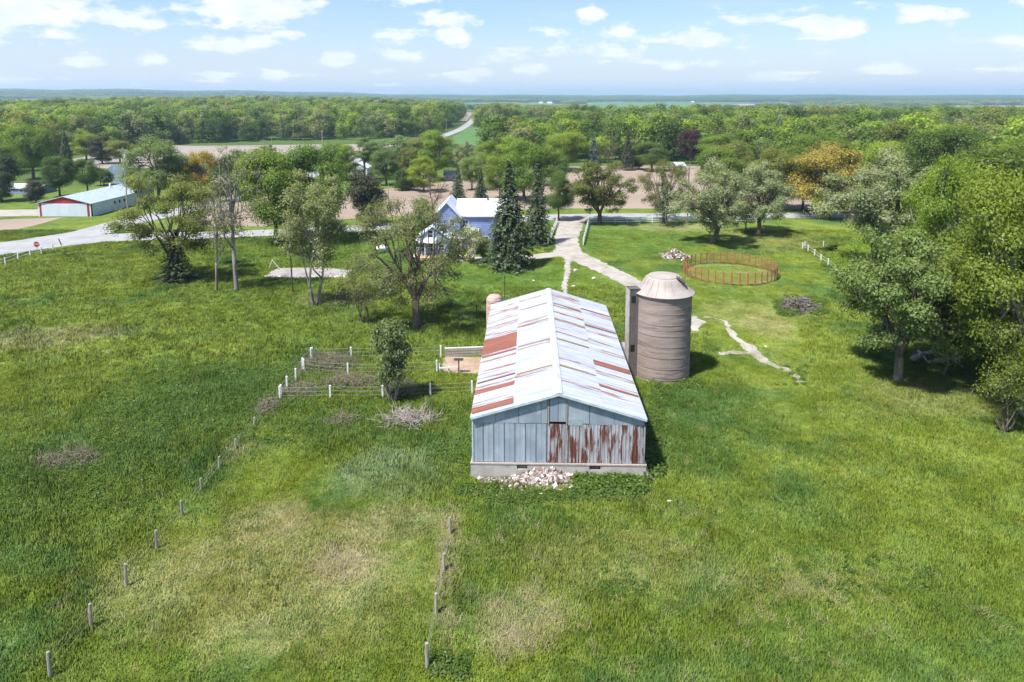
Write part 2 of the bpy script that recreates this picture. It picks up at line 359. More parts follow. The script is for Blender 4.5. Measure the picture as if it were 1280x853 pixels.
for cx, cy, w, h, c, k in PATCH:
    a = G(cx, cy); rx = (G(cx + w, cy).x - G(cx - w, cy).x) / 2; ry = (G(cx, cy - h).y - G(cx, min(cy + h, 900)).y) / 2
    ctr = (a.x, (G(cx, cy - h).y + G(cx, min(cy + h, 900)).y) / 2, 0)
    d = t.vmath('LENGTH', t.vmath('MULTIPLY', t.vmath('SUBTRACT', P2, ctr), (1 / rx, 1 / ry, 0)))
    d = t.math('ADD', d, t.math('ADD', t.math('MULTIPLY', wob, 1.2), t.math('MULTIPLY', wob2, .9)))
    col = t.mix(t.ramp(d, .55, 1.15, k, 0.0), col, c)
fine = t.noise(P2, 1.6, 6, .68)
col = t.mix(t.ramp(fine, .30, .68, .75, 0.0), col, t.mix(1.0, col, (.50, .64, .6), 'MULTIPLY'))
col = t.mix(t.ramp(t.noise(t.mapping(P2, (1, 1, 1), (0, 0, 2), (9, 3, 0)), .75, 6, .7), .54, .72, 0.0, .5), col, (.26, .24, .09))
stk = t.noise(t.mapping(P2, (.9, 2.6, 1), (0, 0, .35), (3, 8, 0)), 1.1, 5, .7)
col = t.mix(t.ramp(stk, .58, .74, 0.0, .40), col, (.31, .28, .16))
col = t.mix(t.ramp(t.noise(t.mapping(P2, (1, 1, 1), (0, 0, .4), (5, 1, 0)), .38, 5, .65), .50, .68, 0.0, .5), col, (.075, .125, .030))
blotch = t.ramp(t.noise(t.mapping(P2, (1, 1, 1), (0, 0, .9), (2, 6, 0)), .30, 6, .62), .30, .70, .82, 1.25)
col = t.mix(1.0, col, t.comb(blotch, blotch, t.math('MULTIPLY', blotch, blotch)), 'MULTIPLY')
t.l.new(col, gout.inputs[0])
def meadow(t, pos):
    g = t.node('ShaderNodeGroup', node_tree=mg); t.l.new(pos, g.inputs[0]); return g.outputs[0]
m, t, out = material('grass_blades'); M['grass'] = m
pos = t.node('ShaderNodeNewGeometry').outputs['Position']
rnd = t.node('ShaderNodeObjectInfo').outputs['Random']
c = t.mix(1.0, meadow(t, pos), t.comb(*[t.ramp(rnd, 0, 1, .92, 1.55, False)] * 3), 'MULTIPLY')
d = t.node('ShaderNodeBsdfDiffuse'); tr = t.node('ShaderNodeBsdfTranslucent'); mx = t.node('ShaderNodeMixShader'); mx.inputs[0].default_value = .15
nrm = t.vmath('NORMALIZE', t.vmath('ADD', t.vmath('MULTIPLY', t.node('ShaderNodeNewGeometry').outputs['Normal'], (.45, .45, .45)), (0, 0, 1)))
t.l.new(nrm, d.inputs['Normal'])
t.l.new(c, d.inputs[0]); t.l.new(c, tr.inputs[0]); t.l.new(d.outputs[0], mx.inputs[1]); t.l.new(tr.outputs[0], mx.inputs[2]); t.l.new(mx.outputs[0], out.inputs[0])

# ground: meadow near, woodland floor and crop land far away
m, t, out = material('ground'); M['ground'] = m
pos = t.node('ShaderNodeNewGeometry').outputs['Position']
px_, py_, pz_ = t.xyz(pos)
dist = t.vmath('LENGTH', t.mapping(pos, (1, 1, 0)))
near = meadow(t, pos)
vor = t.node('ShaderNodeTexVoronoi', feature='F1'); t.l.new(t.mapping(pos, (.0016, .0030, 0), (0, 0, .12)), vor.inputs['Vector']); vor.inputs['Scale'].default_value = 1.0
cellr = t.xyz(vor.outputs['Color'])[0]
crop = t.mix(t.ramp(cellr, .45, .5), (.085, .135, .050), (.13, .20, .07))
crop = t.mix(t.ramp(cellr, .80, .83), crop, (.34, .27, .21))
crop = t.mix(t.ramp(t.noise(t.mapping(pos, (1, 1, 0)), .004, 6, .65), .54, .66), crop, (.040, .064, .026))
crop = t.mix(t.ramp(t.math('ADD', t.math('MULTIPLY', dist, .00011), t.noise(t.mapping(pos, (1, .6, 0), (0, 0, .3)), .0022, 5, .6)), .86, .98), crop, (.022, .036, .018))
farc = t.mix(t.ramp(dist, 700, 1300), (.07, .115, .028), crop)
colr = t.mix(t.ramp(dist, 190, 270), near, farc)
principled(t, out, colr, .95, 0, t.noise(t.mapping(pos, (1, 1, 0)), 2.6, 8, .7), .10, .55, .1)

def sheet_mat(name, c1, c2, scale, rough=.9, c3=None, t3=(.6, .75), stretch=(1, 1, 0), rot=0, rows=0, bump=.02):
    m, t, out = material(name); pos = t.node('ShaderNodeNewGeometry').outputs['Position']
    v = t.mapping(pos, stretch, (0, 0, rot))
    col = t.mix(t.ramp(t.noise(v, scale, 6, .62), .35, .65), c1, c2)
    if c3: col = t.mix(t.ramp(t.noise(t.mapping(v, (1, 1, 1), (0, 0, 1), (17, 4, 0)), scale * .55, 6, .65), *t3), col, c3)
    hgt = t.noise(v, scale * 8, 5, .6)
    if rows:
        w = t.node('ShaderNodeTexWave', bands_direction='Y'); t.l.new(t.mapping(pos, (1, 1, 0), (0, 0, rot)), w.inputs['Vector']); w.inputs['Scale'].default_value = rows
        w.inputs['Distortion'].default_value = 1.5; w.inputs['Detail'].default_value = 3
        hgt = t.math('ADD', t.math('MULTIPLY', w.outputs['Fac'], 1.5), hgt)
        col = t.mix(t.math('MULTIPLY', w.outputs['Fac'], .35), col, t.mix(1.0, col, (1.16, 1.12, 1.08), 'MULTIPLY'))
    principled(t, out, col, rough, 0, hgt, bump, .6, .15); M[name] = m
sheet_mat('asphalt_road', (.27, .272, .275), (.33, .33, .33), .35, .9, (.235, .237, .24), (.6, .72), bump=.004)
sheet_mat('gravel_drive', (.30, .275, .24), (.39, .362, .325), .45, .95, (.24, .22, .165), (.52, .68), bump=.03)
sheet_mat('plough_soil', (.24, .187, .148), (.295, .236, .190), .06, .95, (.27, .225, .165), (.55, .75), (.25, 1, 0), .03, .35, .06)
sheet_mat('pale_soil', (.245, .212, .19), (.30, .265, .24), .03, .95, (.21, .17, .14), (.5, .7), (.2, 1, 0), -.02, .2, .05)
sheet_mat('crop_green', (.075, .150, .045), (.090, .175, .055), .05, .95, rows=.2, bump=.05)
sheet_mat('verge_grass', (.095, .165, .022), (.135, .19, .03), .3, .95, (.07, .13, .02), (.5, .7), bump=.05)
sheet_mat('pen_dirt', (.29, .20, .14), (.36, .275, .21), .8, .95, (.20, .135, .09), (.55, .7), bump=.03)
sheet_mat('slab', (.27, .25, .24), (.34, .315, .30), .9, .9, (.20, .18, .17), (.55, .7), bump=.02)
m, t, out = material('pond_water'); principled(t, out, (.22, .30, .40), .08, 0, t.noise(t.node('ShaderNodeNewGeometry').outputs['Position'], 1.2, 3), .02, .3, .6); M['water'] = m

# ------------------------------------------------------------------ terrain
def gauss(x, y, cx, cy, rx, ry): return np.exp(-((x - cx) / rx) ** 2 - ((y - cy) / ry) ** 2)
def hgt(x, y):
    x = np.asarray(x, float); y = np.asarray(y, float); r = np.hypot(x, y)
    k = np.clip((r - 360) / 300, 0, 1); k = k * k * (3 - 2 * k)
    h = 6.0 * gauss(x, y, -190, 860, 330, 300) + 5 * gauss(x, y, 330, 900, 250, 250) - 4 * gauss(x, y, 150, 1500, 500, 500)
    h = h + 2.5 * np.sin(x * .006 + 1.0) * np.sin(y * .0047 + .5)
    dd_ = np.clip((r - 460) / 380, 0, 1); h = h - 9.5 * dd_ * dd_ * (3 - 2 * dd_) / (1 + np.exp(-(x - .03 * y + 60) / 60))
    k2 = np.clip((r - 2200) / 4200, 0, 1)
    az_ = np.arctan2(x, y)
    ridge = 26 + 36 * np.exp(-((az_ + .50) / .24) ** 2) - 8 * np.exp(-((az_ + .05) / .10) ** 2) + 4 * np.sin(az_ * 19 + 1) + 3 * np.sin(az_ * 47) + 4 * np.sin(r * .0021)
    h = h + k2 * k2 * (3 - 2 * k2) * ridge - 3 * np.clip((r - 1000) / 1200, 0, 1) * (1 - k2)
    return h * k
def hz(x, y): return float(hgt(x, y))
def GT(px, py):
    z = 0.0
    for k in range(30):
        g = G(px, py, z); z = .5 * z + .5 * hz(g.x, g.y)
    return G(px, py, z)
NR, NA = 150, 440
rad = np.concatenate([[0.0], np.geomspace(6, 13500, NR)])
th = np.linspace(0, 2 * np.pi, NA, endpoint=False)
RR, TT = np.meshgrid(rad[1:], th, indexing='ij')
X = RR * np.sin(TT); Y = RR * np.cos(TT)
vs = np.stack([X, Y, hgt(X, Y)], -1).reshape(-1, 3)
vs = np.vstack([vs, [[0, 0, 0]]])
idx = np.arange(NR * NA).reshape(NR, NA); nx = np.roll(idx, -1, 1)
quads = np.stack([idx[:-1], idx[1:], nx[1:], nx[:-1]], -1).reshape(-1, 4)
faces = [tuple(q) for q in quads.tolist()] + [(NR * NA, int(idx[0, k]), int(nx[0, k])) for k in range(NA)]
me = bpy.data.meshes.new('ground'); me.from_pydata(vs.tolist(), [], faces)
me.polygons.foreach_set('use_smooth', [True] * len(me.polygons)); me.update()
if me.polygons[0].normal.z < 0: me.flip_normals()
tag(link('ground', me, None, M['ground']), kind='structure')

def sheet(name, pix, mat, z, jag=0.0, seed=0, step=1.5, pts=None):
    """flat patch of ground whose outline is given by points on the ground"""
    rnd = random.Random(seed)
    P = pts or [G(*q) for q in pix]; out = []
    for i, a in enumerate(P):
        b = P[(i + 1) % len(P)]; L = (b - a).length; n = max(1, min(60, int(L / step)))
        nrm = Vector((-(b - a).y, (b - a).x, 0)); nrm = nrm.normalized() if nrm.length else nrm
        for k in range(n):
            q = a.lerp(b, k / n) + nrm * rnd.uniform(-jag, jag); out.append((q.x, q.y, z))
    bm = bmesh.new(); bm.faces.new([bm.verts.new(q) for q in out]); bm.normal_update(); bmesh.ops.triangulate(bm, faces=bm.faces[:], ngon_method='EAR_CLIP')
    bm.normal_update(); bmesh.ops.reverse_faces(bm, faces=[f for f in bm.faces if f.normal.z < 0])
    me = bpy.data.meshes.new(name); bm.to_mesh(me); bm.free()
    if me.polygons[0].normal.z < 0: me.flip_normals()
    return tag(link(name, me, None, mat), kind='structure')
def ribbon(name, ctr, width, mat, z, jag=0.0, seed=0, drape=False, step=2.0):
    rnd = random.Random(seed)
    if not isinstance(width, (list, tuple)): width = [width] * len(ctr)
    pts = []; ws = []
    n = len(ctr)
    for i in range(n - 1):      # catmull-rom
        p0, p1, p2, p3 = ctr[max(i - 1, 0)], ctr[i], ctr[i + 1], ctr[min(i + 2, n - 1)]
        k = max(2, int((p2 - p1).length / step))
        for j in range(k):
            u = j / k
            pts.append(.5 * ((2 * p1) + (p2 - p0) * u + (2 * p0 - 5 * p1 + 4 * p2 - p3) * u * u + (3 * p1 - p0 - 3 * p2 + p3) * u ** 3)); ws.append(width[i] * (1 - u) + width[i + 1] * u)
    pts.append(ctr[-1]); ws.append(width[-1])
    b = MB(); V = []
    for i, p in enumerate(pts):
        d = pts[min(i + 1, len(pts) - 1)] - pts[max(i - 1, 0)]; nn = Vector((d.y, -d.x, 0)).normalized()
        for s in (-1, 1):
            q = p + nn * s * (ws[i] / 2 + rnd.uniform(-jag, jag)); V.append((q.x, q.y, z + (hz(q.x, q.y) if drape else 0)))
    b.add(V, [(2 * i, 2 * i + 2, 2 * i + 3, 2 * i + 1) for i in range(len(pts) - 1)])
    o = b.obj(name, mat, None)
    if o.data.polygons[0].normal.z < 0: o.data.flip_normals()
    return tag(o, kind='structure')

FIELD_MAIN = [(392, 277), (470, 272), (560, 268), (640, 262), (700, 261), (850, 261), (1015, 262), (1010, 236), (985, 212), (900, 208), (770, 207), (690, 209), (610, 219), (540, 230), (470, 238), (425, 243)]
FIELD_PALE = [(60, 204), (140, 190), (225, 181), (340, 178), (445, 176), (500, 183), (440, 199), (330, 203), (230, 207), (150, 212)]
FIELD_GREEN = [(556, 181), (576, 165), (592, 159), (675, 159), (700, 168), (680, 180), (620, 184)]
sheet('ploughed_field', FIELD_MAIN, M['plough_soil'], .010, .4, 1, 4)
sheet('pale_fallow_field', FIELD_PALE, M['pale_soil'], .012, .6, 2, 8)
sheet('ploughed_corner', [(228, 283), (262, 262), (318, 248), (345, 244), (395, 264), (330, 283)], M['plough_soil'], .014, .4, 3, 3)
sheet('ploughed_plot', [(-60, 290), (-60, 278), (20, 274), (78, 272), (40, 283), (0, 291)], M['plough_soil'], .012, .2, 4, 2)
def drape_sheet(name, pix, mat, z, n=14):
    a = [GT(*q) for q in pix]                       # four corners
    b = MB(); V = []
    for i in range(n + 1):
        for j in range(n + 1):
            q = a[0].lerp(a[1], i / n).lerp(a[3].lerp(a[2], i / n), j / n); V.append((q.x, q.y, z + hz(q.x, q.y)))
    b.add(V, [(i * (n + 1) + j, (i + 1) * (n + 1) + j, (i + 1) * (n + 1) + j + 1, i * (n + 1) + j + 1) for i in range(n) for j in range(n)])
    o = b.obj(name, mat); 
    if o.data.polygons[0].normal.z < 0: o.data.flip_normals()
    return tag(o, kind='structure')
drape_sheet('green_crop_field', [(545, 185), (690, 182), (674, 159), (590, 158)], M['crop_green'], .30)
drape_sheet('green_crop_field', [(480, 134.5), (622, 134.5), (640, 129.2), (480, 129.2)], M['crop_green'], 1.2)
drape_sheet('green_crop_field', [(722, 138), (940, 138), (912, 128.5), (742, 128.5)], M['crop_green'], 1.5)
drape_sheet('tan_stubble_field', [(905, 136), (1008, 136), (990, 130.5), (912, 130.5)], M['pale_soil'], 1.2)
drape_sheet('tan_stubble_field', [(1000, 141), (1096, 141), (1096, 138.4), (1010, 138.4)], M['plough_soil'], 1.2)
drape_sheet('tan_stubble_field', [(1190, 142), (1420, 144), (1420, 136), (1200, 136)], M['plough_soil'], 1.2)
drape_sheet('ploughed_slope', [(568, 152), (584, 152), (592, 141), (574, 141)], M['plough_soil'], .5)

road_a = [G(-330, 352), G(-150, 331), G(0, 311), G(80, 301.5), G(150, 297), G(230, 295), G(330, 291.5), G(450, 285.5), G(560, 279), G(700, 271.5), G(860, 270), G(1010, 269.5), G(1200, 269), G(1500, 268)]
ribbon('main_road', road_a, [11, 12, 12.0, 10.2, 7.4, 6.6, 6.4, 6.4, 6.4, 6.4, 6.4, 6.4, 6.4, 6.4], M['asphalt_road'], .028, .10, 7)
road_b = [G(40, 303), G(110, 292), G(160, 278), G(215, 266), G(290, 249.5), G(360, 228), G(440, 203), G(520, 180), GT(560, 168), GT(580, 159), GT(592, 149.5), GT(598, 146)]
ribbon('side_road', road_b, [8, 8, 7.5, 7, 6.5, 6.5, 6.5, 6.5, 6.5, 6.5, 7, 7], M['asphalt_road'], .034, .10, 8, True, 4)
drive = [G(715, 270), G(712, 284), G(708, 300), G(711, 316), G(741, 330), G(774, 346), G(806, 364), G(835, 382)]
ribbon('gravel_driveway', drive, [6.6, 4.9, 4.1, 4.8, 3.7, 3.3, 3.2, 3.0], M['gravel_drive'], .046, .22, 9, False, .7)
ribbon('house_drive', [G(706, 317), G(660, 322), G(600, 324), G(552, 322)], [3.4, 2.8, 2.6, 2.4], M['gravel_drive'], .040, .12, 10, False, .7)
ribbon('gravel_path', [G(710, 322), G(709, 340), G(706, 356), G(707, 368)], [1.1, .75, .7, .6], M['gravel_drive'], .052, .16, 11, False, .4)
ribbon('worn_path', [G(862, 396), G(872, 404), G(866, 414)], [1.5, 1.7, .8], M['gravel_drive'], .030, .35, 12, False, .4)
ribbon('worn_path', [G(880, 396), G(905, 402), G(918, 421), G(938, 436), G(956, 452), G(985, 464), G(1002, 478)], [.5, .5, .5, 1.3, 1.1, .5, .4], M['gravel_drive'], .036, .25, 13, False, .5)
ribbon('worn_path', [G(895, 443), G(918, 441), G(938, 442)], [.5, .9, .6], M['gravel_drive'], .042, .25, 14, False, .5)
sheet('concrete_apron', [(768, 447), (806, 447), (806, 428), (764, 428)], M['slab'], .03, .1, 15)
sheet('shed_drive', [(-60, 272), (48, 270), (52, 262), (-60, 263)], M['gravel_drive'], .012, .15, 16)
sheet('gravel_bed', [(330, 346), (372, 348), (434, 346), (440, 338), (400, 335), (345, 336)], M['slab'], .05, .2, 17, 1)
sheet('pond', [(128, 222), (150, 232), (166, 222), (158, 207), (140, 205)], M['water'], .016, .3, 18, 2)

# ------------------------------------------------------------------ barn
BW, BL, Z_F, Z_E, Z_P = 5.52, 24.2, .93, 4.17, 5.80      # half width, length, foundation top, eave, peak
b0 = (G(590, 598) + G(816, 596)) / 2
barn = empty('barn', (2.98, 42.75, 0), -math.atan(22 / 880), 'long low metal barn with rust-streaked white roof and grey gable', 'barn')
fm = MB()
fm.box(-BW - .14, BW + .14, -.16, BL + .1, -.4, .62)
for x0, x1 in ((-BW - .14, -2.66), (-1.98, 2.02), (2.74, BW + .14)): fm.box(x0, x1, -.16, .25, .622, Z_F)
fm.box(-BW - .14, -BW + .25, .252, BL + .1, .622, Z_F); fm.box(BW - .25, BW + .14, .252, BL + .1, .622, Z_F); fm.box(-BW + .252, BW - .252, BL - .3, BL + .1, .622, Z_F)
found = fm.obj('foundation', M['concrete'], barn)
MB().box(-BW + .26, BW - .26, .5, .6, .63, Z_F - .01).obj('vent_shade_panel', M['dark'], found)  # near-black panel stands in for the shade inside the vent openings
MB().box(-BW - .17, BW + .17, -.19, -.02, Z_F + .002, Z_F + .09).obj('sill_beam', M['wood_grey'], barn)
slope = (Z_P - Z_E) / BW
core = [(-BW + .03, Z_F + .1), (BW - .03, Z_F + .1), (BW - .03, Z_E - .06), (0, Z_P - .08), (-BW + .03, Z_E - .06)]
MB().prism(core, 'y', .02, BL - .02).obj('frame', M['dark'], barn)
def corr(w, h, ribs=3, dep=.022):
    """upright corrugated sheet in xz, front at -y"""
    prof = []
    for k in range(ribs):
        a = k * w / ribs; q = w / ribs
        prof += [(a, 0), (a + q * .60, 0), (a + q * .70, -dep), (a + q * .90, -dep)]
    prof.append((w, 0)); n = len(prof)
    b = MB(); b.add([(x, y - .012, 0) for x, y in prof] + [(x, y - .012, h) for x, y in prof], [(i, i + 1, n + i + 1, n + i) for i in range(n - 1)])
    b.add([(0, .01, 0), (w, .01, 0), (w, .01, h), (0, .01, h)], [(0, 1, 2, 3)])
    return b.mesh('siding_panel')
rnd = random.Random(5)
zt = 3.70
pw_l = (-.72 + 5.50) / 7; pl = corr(pw_l - .035, zt - Z_F - .12, 2, .010); pl.materials.append(M['siding'])
for k in range(7):
    o = link('siding_panel', pl, barn); o.location = (-5.50 + k * pw_l, rnd.uniform(-.012, .0), Z_F + .1 + rnd.uniform(0, .02))
pw_r = (5.50 + .70) / 9; pr = corr(pw_r - .02, zt - Z_F - .14, 3, .030); pr.materials.append(M['siding_rust'])
for k in range(9):
    o = link('siding_panel', pr, barn); o.location = (-.70 + k * pw_r, rnd.uniform(-.02, -.005), Z_F + .1 + rnd.uniform(0, .03)); 
    if k == 0: o['label'] = 'rusty corrugated siding panel'
def gz(x): return Z_P - abs(x) * slope - .06
def gable_panel(x0, x1, z0, mat, dy=0.0, name='siding_panel'):
    poly = [(x0, z0), (x1, z0), (x1, gz(x1)), (x0, gz(x0))]
    if x0 < 0 < x1: poly.insert(3, (0, gz(0)))
    return MB().prism(poly, 'y', -.03 + dy, .012 + dy).obj(name, mat, barn)
for x0, x1 in ((-5.50, -4.06), (-4.04, -2.56), (-2.53, -1.12), (-1.10, -.72)): gable_panel(x0, x1, 3.72, M['siding'], -.006 * rnd.random())
for x0, x1, z0 in ((.58, 1.98, 3.72), (2.02, 3.56, 3.66), (3.58, 5.50, 3.66)): gable_panel(x0, x1, z0, M['siding'], -.006 * rnd.random())
MB().box(.60, 1.55, -.05, -.037, 3.60, 4.02).obj('patch_plate', worn('green_grey_patch', (.20, .29, .30), (.27, .36, .37), 2), barn)
for x0, x1 in ((-.55, -.04), (-.01, .46)): MB().box(x0, x1, -.07, -.03, 3.86, 5.40).obj('loft_door', M['siding'], barn)
fr = MB(); fr.box(-.70, -.60, -.10, .0, 3.70, 5.47); fr.box(.48, .57, -.10, .0, 3.70, 5.47); fr.box(-.599, .479, -.095, .0, 5.41, 5.49)
fr.obj('loft_door_frame', M['wood_grey'], barn)
for s in (-1, 1):
    MB().box(s * BW - .05, s * BW + .05, -.07, .06, Z_F + .1, Z_E - .1).obj('corner_trim', M['trim'] if s < 0 else M['siding_rust'], barn)
    n = 31; w = BL / n; sm = corr(w - .02, Z_E - Z_F - .2, 3, .02)
    sm.materials.append(M['siding'])
    for k in range(n):
        o = link('side_panel', sm, barn); o.rotation_euler = (0, 0, s * math.pi / 2)
        o.location = (s * BW, (k * w + .01) if s > 0 else ((k + 1) * w - .01), Z_F + .1)
for k in range(14):
    x0 = -BW + k * (2 * BW / 14) + .01; MB().box(x0, x0 + 2 * BW / 14 - .02, BL, BL + .03, Z_F + .1, Z_E - .08).obj('back_panel', M['siding'], barn)
MB().prism([(-BW, Z_E - .05), (BW, Z_E - .05), (0, Z_P - .08)], 'y', BL, BL + .028).obj('back_gable', M['siding'], barn)
# roof sheets: two courses a side, ribs running from eave to ridge
OV = .10; SL = math.hypot(BW + OV, (BW + OV) * slope); pitch = math.atan(slope)
NPAN = 36; PW = (BL + .5) / NPAN
for s in (-1, 1):
    d = MB(); d.prism([(0, Z_P - .07), (s * (BW + OV - .02), Z_P - (BW + OV - .02) * slope - .07), (s * (BW + OV - .02), Z_P - (BW + OV - .02) * slope - .012), (0, Z_P - .012)], 'y', -.22, BL + .22)
    d.obj('roof_deck', M['wood_grey'], barn)
def roof_mesh(w, L, ribs):
    prof = []
    for k in range(ribs):
        a = k * w / ribs; q = w / ribs
        prof += [(a, 0), (a + q * .62, 0), (a + q * .72, .028), (a + q * .90, .028)]
    prof.append((w, 0)); n = len(prof); b = MB()
    b.add([(0, x, z) for x, z in prof] + [(L, x, z) for x, z in prof], [(i, i + 1, n + i + 1, n + i) for i in range(n - 1)])
    me = b.mesh('roof_panel')
    if me.polygons[0].normal.z < 0: me.flip_normals()
    me.materials.append(M['roof']); return me
LC = SL / 2
rp = roof_mesh(PW - .006, LC + .08, 4)
def roof_piece(name, me, side, u0, y0, lift, mat):
    """u0 = distance down the slope from the ridge where the sheet starts"""
    o = link(name, me, barn, mat)
    if side > 0: o.rotation_euler = (0, pitch, 0); o.location = (u0 * math.cos(pitch), y0, Z_P - u0 * math.sin(pitch) + lift)
    else: o.rotation_euler = (0, pitch, math.pi); o.location = (-u0 * math.cos(pitch), y0 + PW - .006 if me is rp else y0, Z_P - u0 * math.sin(pitch) + lift)
    return o
LL_RUST = {8: 's', 13: 's', 15: 's', 22: 's', 23: 's', 1: 'r', 2: 's', 5: 'r', 6: 's', 10: 's', 16: 'r', 17: 'r', 18: 'r', 19: 'r', 20: 'r', 21: 's', 24: 's', 25: 's', 27: 's', 28: 's', 30: 's', 31: 's', 33: 's'}
RL_RUST = {3: 's', 18: 's', 21: 's', 24: 's', 29: 's', 11: 'r', 8: 's', 5: 's', 15: 's'}
RU_RUST = {3: 's', 9: 's', 13: 's', 15: 's', 19: 's', 22: 's', 25: 's', 26: 's', 28: 's', 31: 's', 32: 's', 33: 's', 34: 's', 17: 's'}
LU_RUST = {6: 's', 14: 's', 22: 's', 23: 's', 30: 's', 33: 's'}
for s, up, lo in ((-1, LU_RUST, LL_RUST), (1, RU_RUST, RL_RUST)):
    for k in range(NPAN):
        y0 = -.25 + k * PW
        for u0, lift, tab in ((0.0, .030, up), (LC - .04, .004, lo)):
            kind = tab.get(k)
            roof_piece('roof_panel', rp, s, u0, y0, lift + rnd.uniform(0, .006), {'r': M['roof_rust'], 's': M['roof_streak']}.get(kind, M['roof']))
def strip(side, u0, u1, y0, w, mat):
    a = MB(); a.box(0, u1 - u0, 0, w, 0, .016); me = a.mesh('roof_strip'); me.materials.append(mat)
    o = link('roof_strip', me, barn)
    if side > 0: o.rotation_euler = (0, pitch, 0); o.location = (u0 * math.cos(pitch), y0, Z_P - u0 * math.sin(pitch) + .068)
    else: o.rotation_euler = (0, pitch, math.pi); o.location = (-u0 * math.cos(pitch), y0 + w, Z_P - u0 * math.sin(pitch) + .068)
for y in (4.6, 10.1, 15.0, 19.7):
    strip(1, .15, LC - .02, y, .26, M['roof_brown']); strip(-1, .15, LC - .02, y + .05, .16, M['roof_brown'])
for y, w in ((3.0, .26), (15.9, .22), (20.6, .24), (6.9, .30)): strip(1, LC + .1, SL - .03, y, w, M['roof_rust'])
for y, w in ((.15, .22), (9.9, .30), (5.0, .12)): strip(-1, LC + .1, SL - .03, y, w, M['roof_rust'])
rc = MB()
for k in range(8):
    y0 = -.27 + k * (BL + .54) / 8; y1 = y0 + (BL + .54) / 8 - .015; z = Z_P + .085 + .004 * (k % 2)
    c = MB(); c.prism([(-.24, z - .24 * slope), (0, z), (.24, z - .24 * slope), (.24, z - .24 * slope + .02), (0, z + .022), (-.24, z - .24 * slope + .02)], 'y', y0, y1); c.obj('ridge_cap', M['ridge'], barn)
for s in (-1, 1):
    for yy in (-.30, BL + .26):
        q = MB(); u = BW + OV
        q.prism([(0, Z_P - .12), (s * u, Z_P - u * slope - .12), (s * u, Z_P - u * slope + .045), (0, Z_P + .05)], 'y', yy, yy + .035); q.obj('rake_trim', M['trim'], barn)
apron = MB(); apron.prism([(BW + .16, .0), (BW + .75, -.02), (BW + .62, .10), (BW + .16, .62)], 'y', -.30, 1.6); apron.obj('corner_apron', M['concrete'], barn)

# ------------------------------------------------------------------ silo
SCX, SCY, SR, SH = 13.32, 60.15, 2.46, 7.62
silo = empty('silo', (SCX, SCY, 0), 0, 'squat tan concrete silo with domed roof standing beside the barn', 'silo')
prof = []
NB = 24
for k in range(NB):
    z0 = -.2 + k * (SH + .2) / NB; z1 = -.2 + (k + 1) * (SH + .2) / NB; dr = random.Random(k).uniform(-.010, .014)
    prof += [(SR + dr, z0 + .012), (SR + dr, z1 - .012), (SR - .010, z1 - .006), (SR - .010, z1 + .006)]
MB().lathe(prof, 56).obj('wall', M['stave'], silo)
for k in range(1, NB, 3):
    z = -.2 + (k + .5) * (SH + .2) / NB
    MB().lathe([(SR + .01, z - .018), (SR + .026, z - .010), (SR + .026, z + .010), (SR + .01, z + .018)], 48).obj('hoop', M['hoop'], silo)
dm = MB(); n = 40
dm.lathe([(SR - .1, SH - .05), (SR + .20, SH - .06), (SR + .22, SH), (SR + .12, SH + .06), (2.10, SH + .42), (1.86, SH + .70), (1.68, SH + 1.00), (1.52, SH + 1.22), (1.30, SH + 1.34), (.8, SH + 1.43), (.02, SH + 1.47)], n)
dome = dm.obj('dome', M['dome'], silo)
for k in range(20):
    a = 2 * math.pi * (k + .5) / 20
    pts = [(r * math.cos(a), r * math.sin(a), z) for r, z in ((SR + .14, SH + .06), (2.12, SH + .43), (1.88, SH + .72), (1.70, SH + 1.02), (1.53, SH + 1.24))]
    MB().tube(pts, .016, 4).obj('dome_rib', M['dome'], dome)
MB().lathe([(1.34, SH + 1.33), (1.33, SH + 1.385), (.8, SH + 1.47), (.02, SH + 1.52)], 32).obj('dome_cap', M['dome'], dome)
dmh = MB(); dmh.bar((.9, -.9, SH + 1.44), (1.62, -1.05, SH + 1.02), .7, .09); dmh.obj('dome_hatch', M['chute'], dome)
ch = MB(); a = R(180 + 7); ca, sa = math.cos(a), math.sin(a)
def sp(r, q, z): return (r * ca - q * sa, r * sa + q * ca, z)
def radial_box(b, r0, r1, q0, q1, z0, z1):
    v = [sp(r0, q0, z0), sp(r1, q0, z0), sp(r1, q1, z0), sp(r0, q1, z0), sp(r0, q0, z1), sp(r1, q0, z1), sp(r1, q1, z1), sp(r0, q1, z1)]
    return b.add(v, [(0, 3, 2, 1), (4, 5, 6, 7), (0, 1, 5, 4), (1, 2, 6, 5), (2, 3, 7, 6), (3, 0, 4, 7)])
radial_box(ch, SR - .25, SR + .72, -.42, .55, -.2, SH + .34)
chute = ch.obj('chute', M['chute'], silo)
radial_box(MB(), SR + .722, SR + .80, -.46, .59, -.2, SH + .30).obj('chute_face', M['concrete'], chute)
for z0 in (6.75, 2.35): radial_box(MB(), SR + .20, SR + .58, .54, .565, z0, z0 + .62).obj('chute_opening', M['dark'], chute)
radial_box(MB(), SR - .1, SR + .78, -.47, .60, SH + .342, SH + .40).obj('chute_cap', M['chute'], chute)

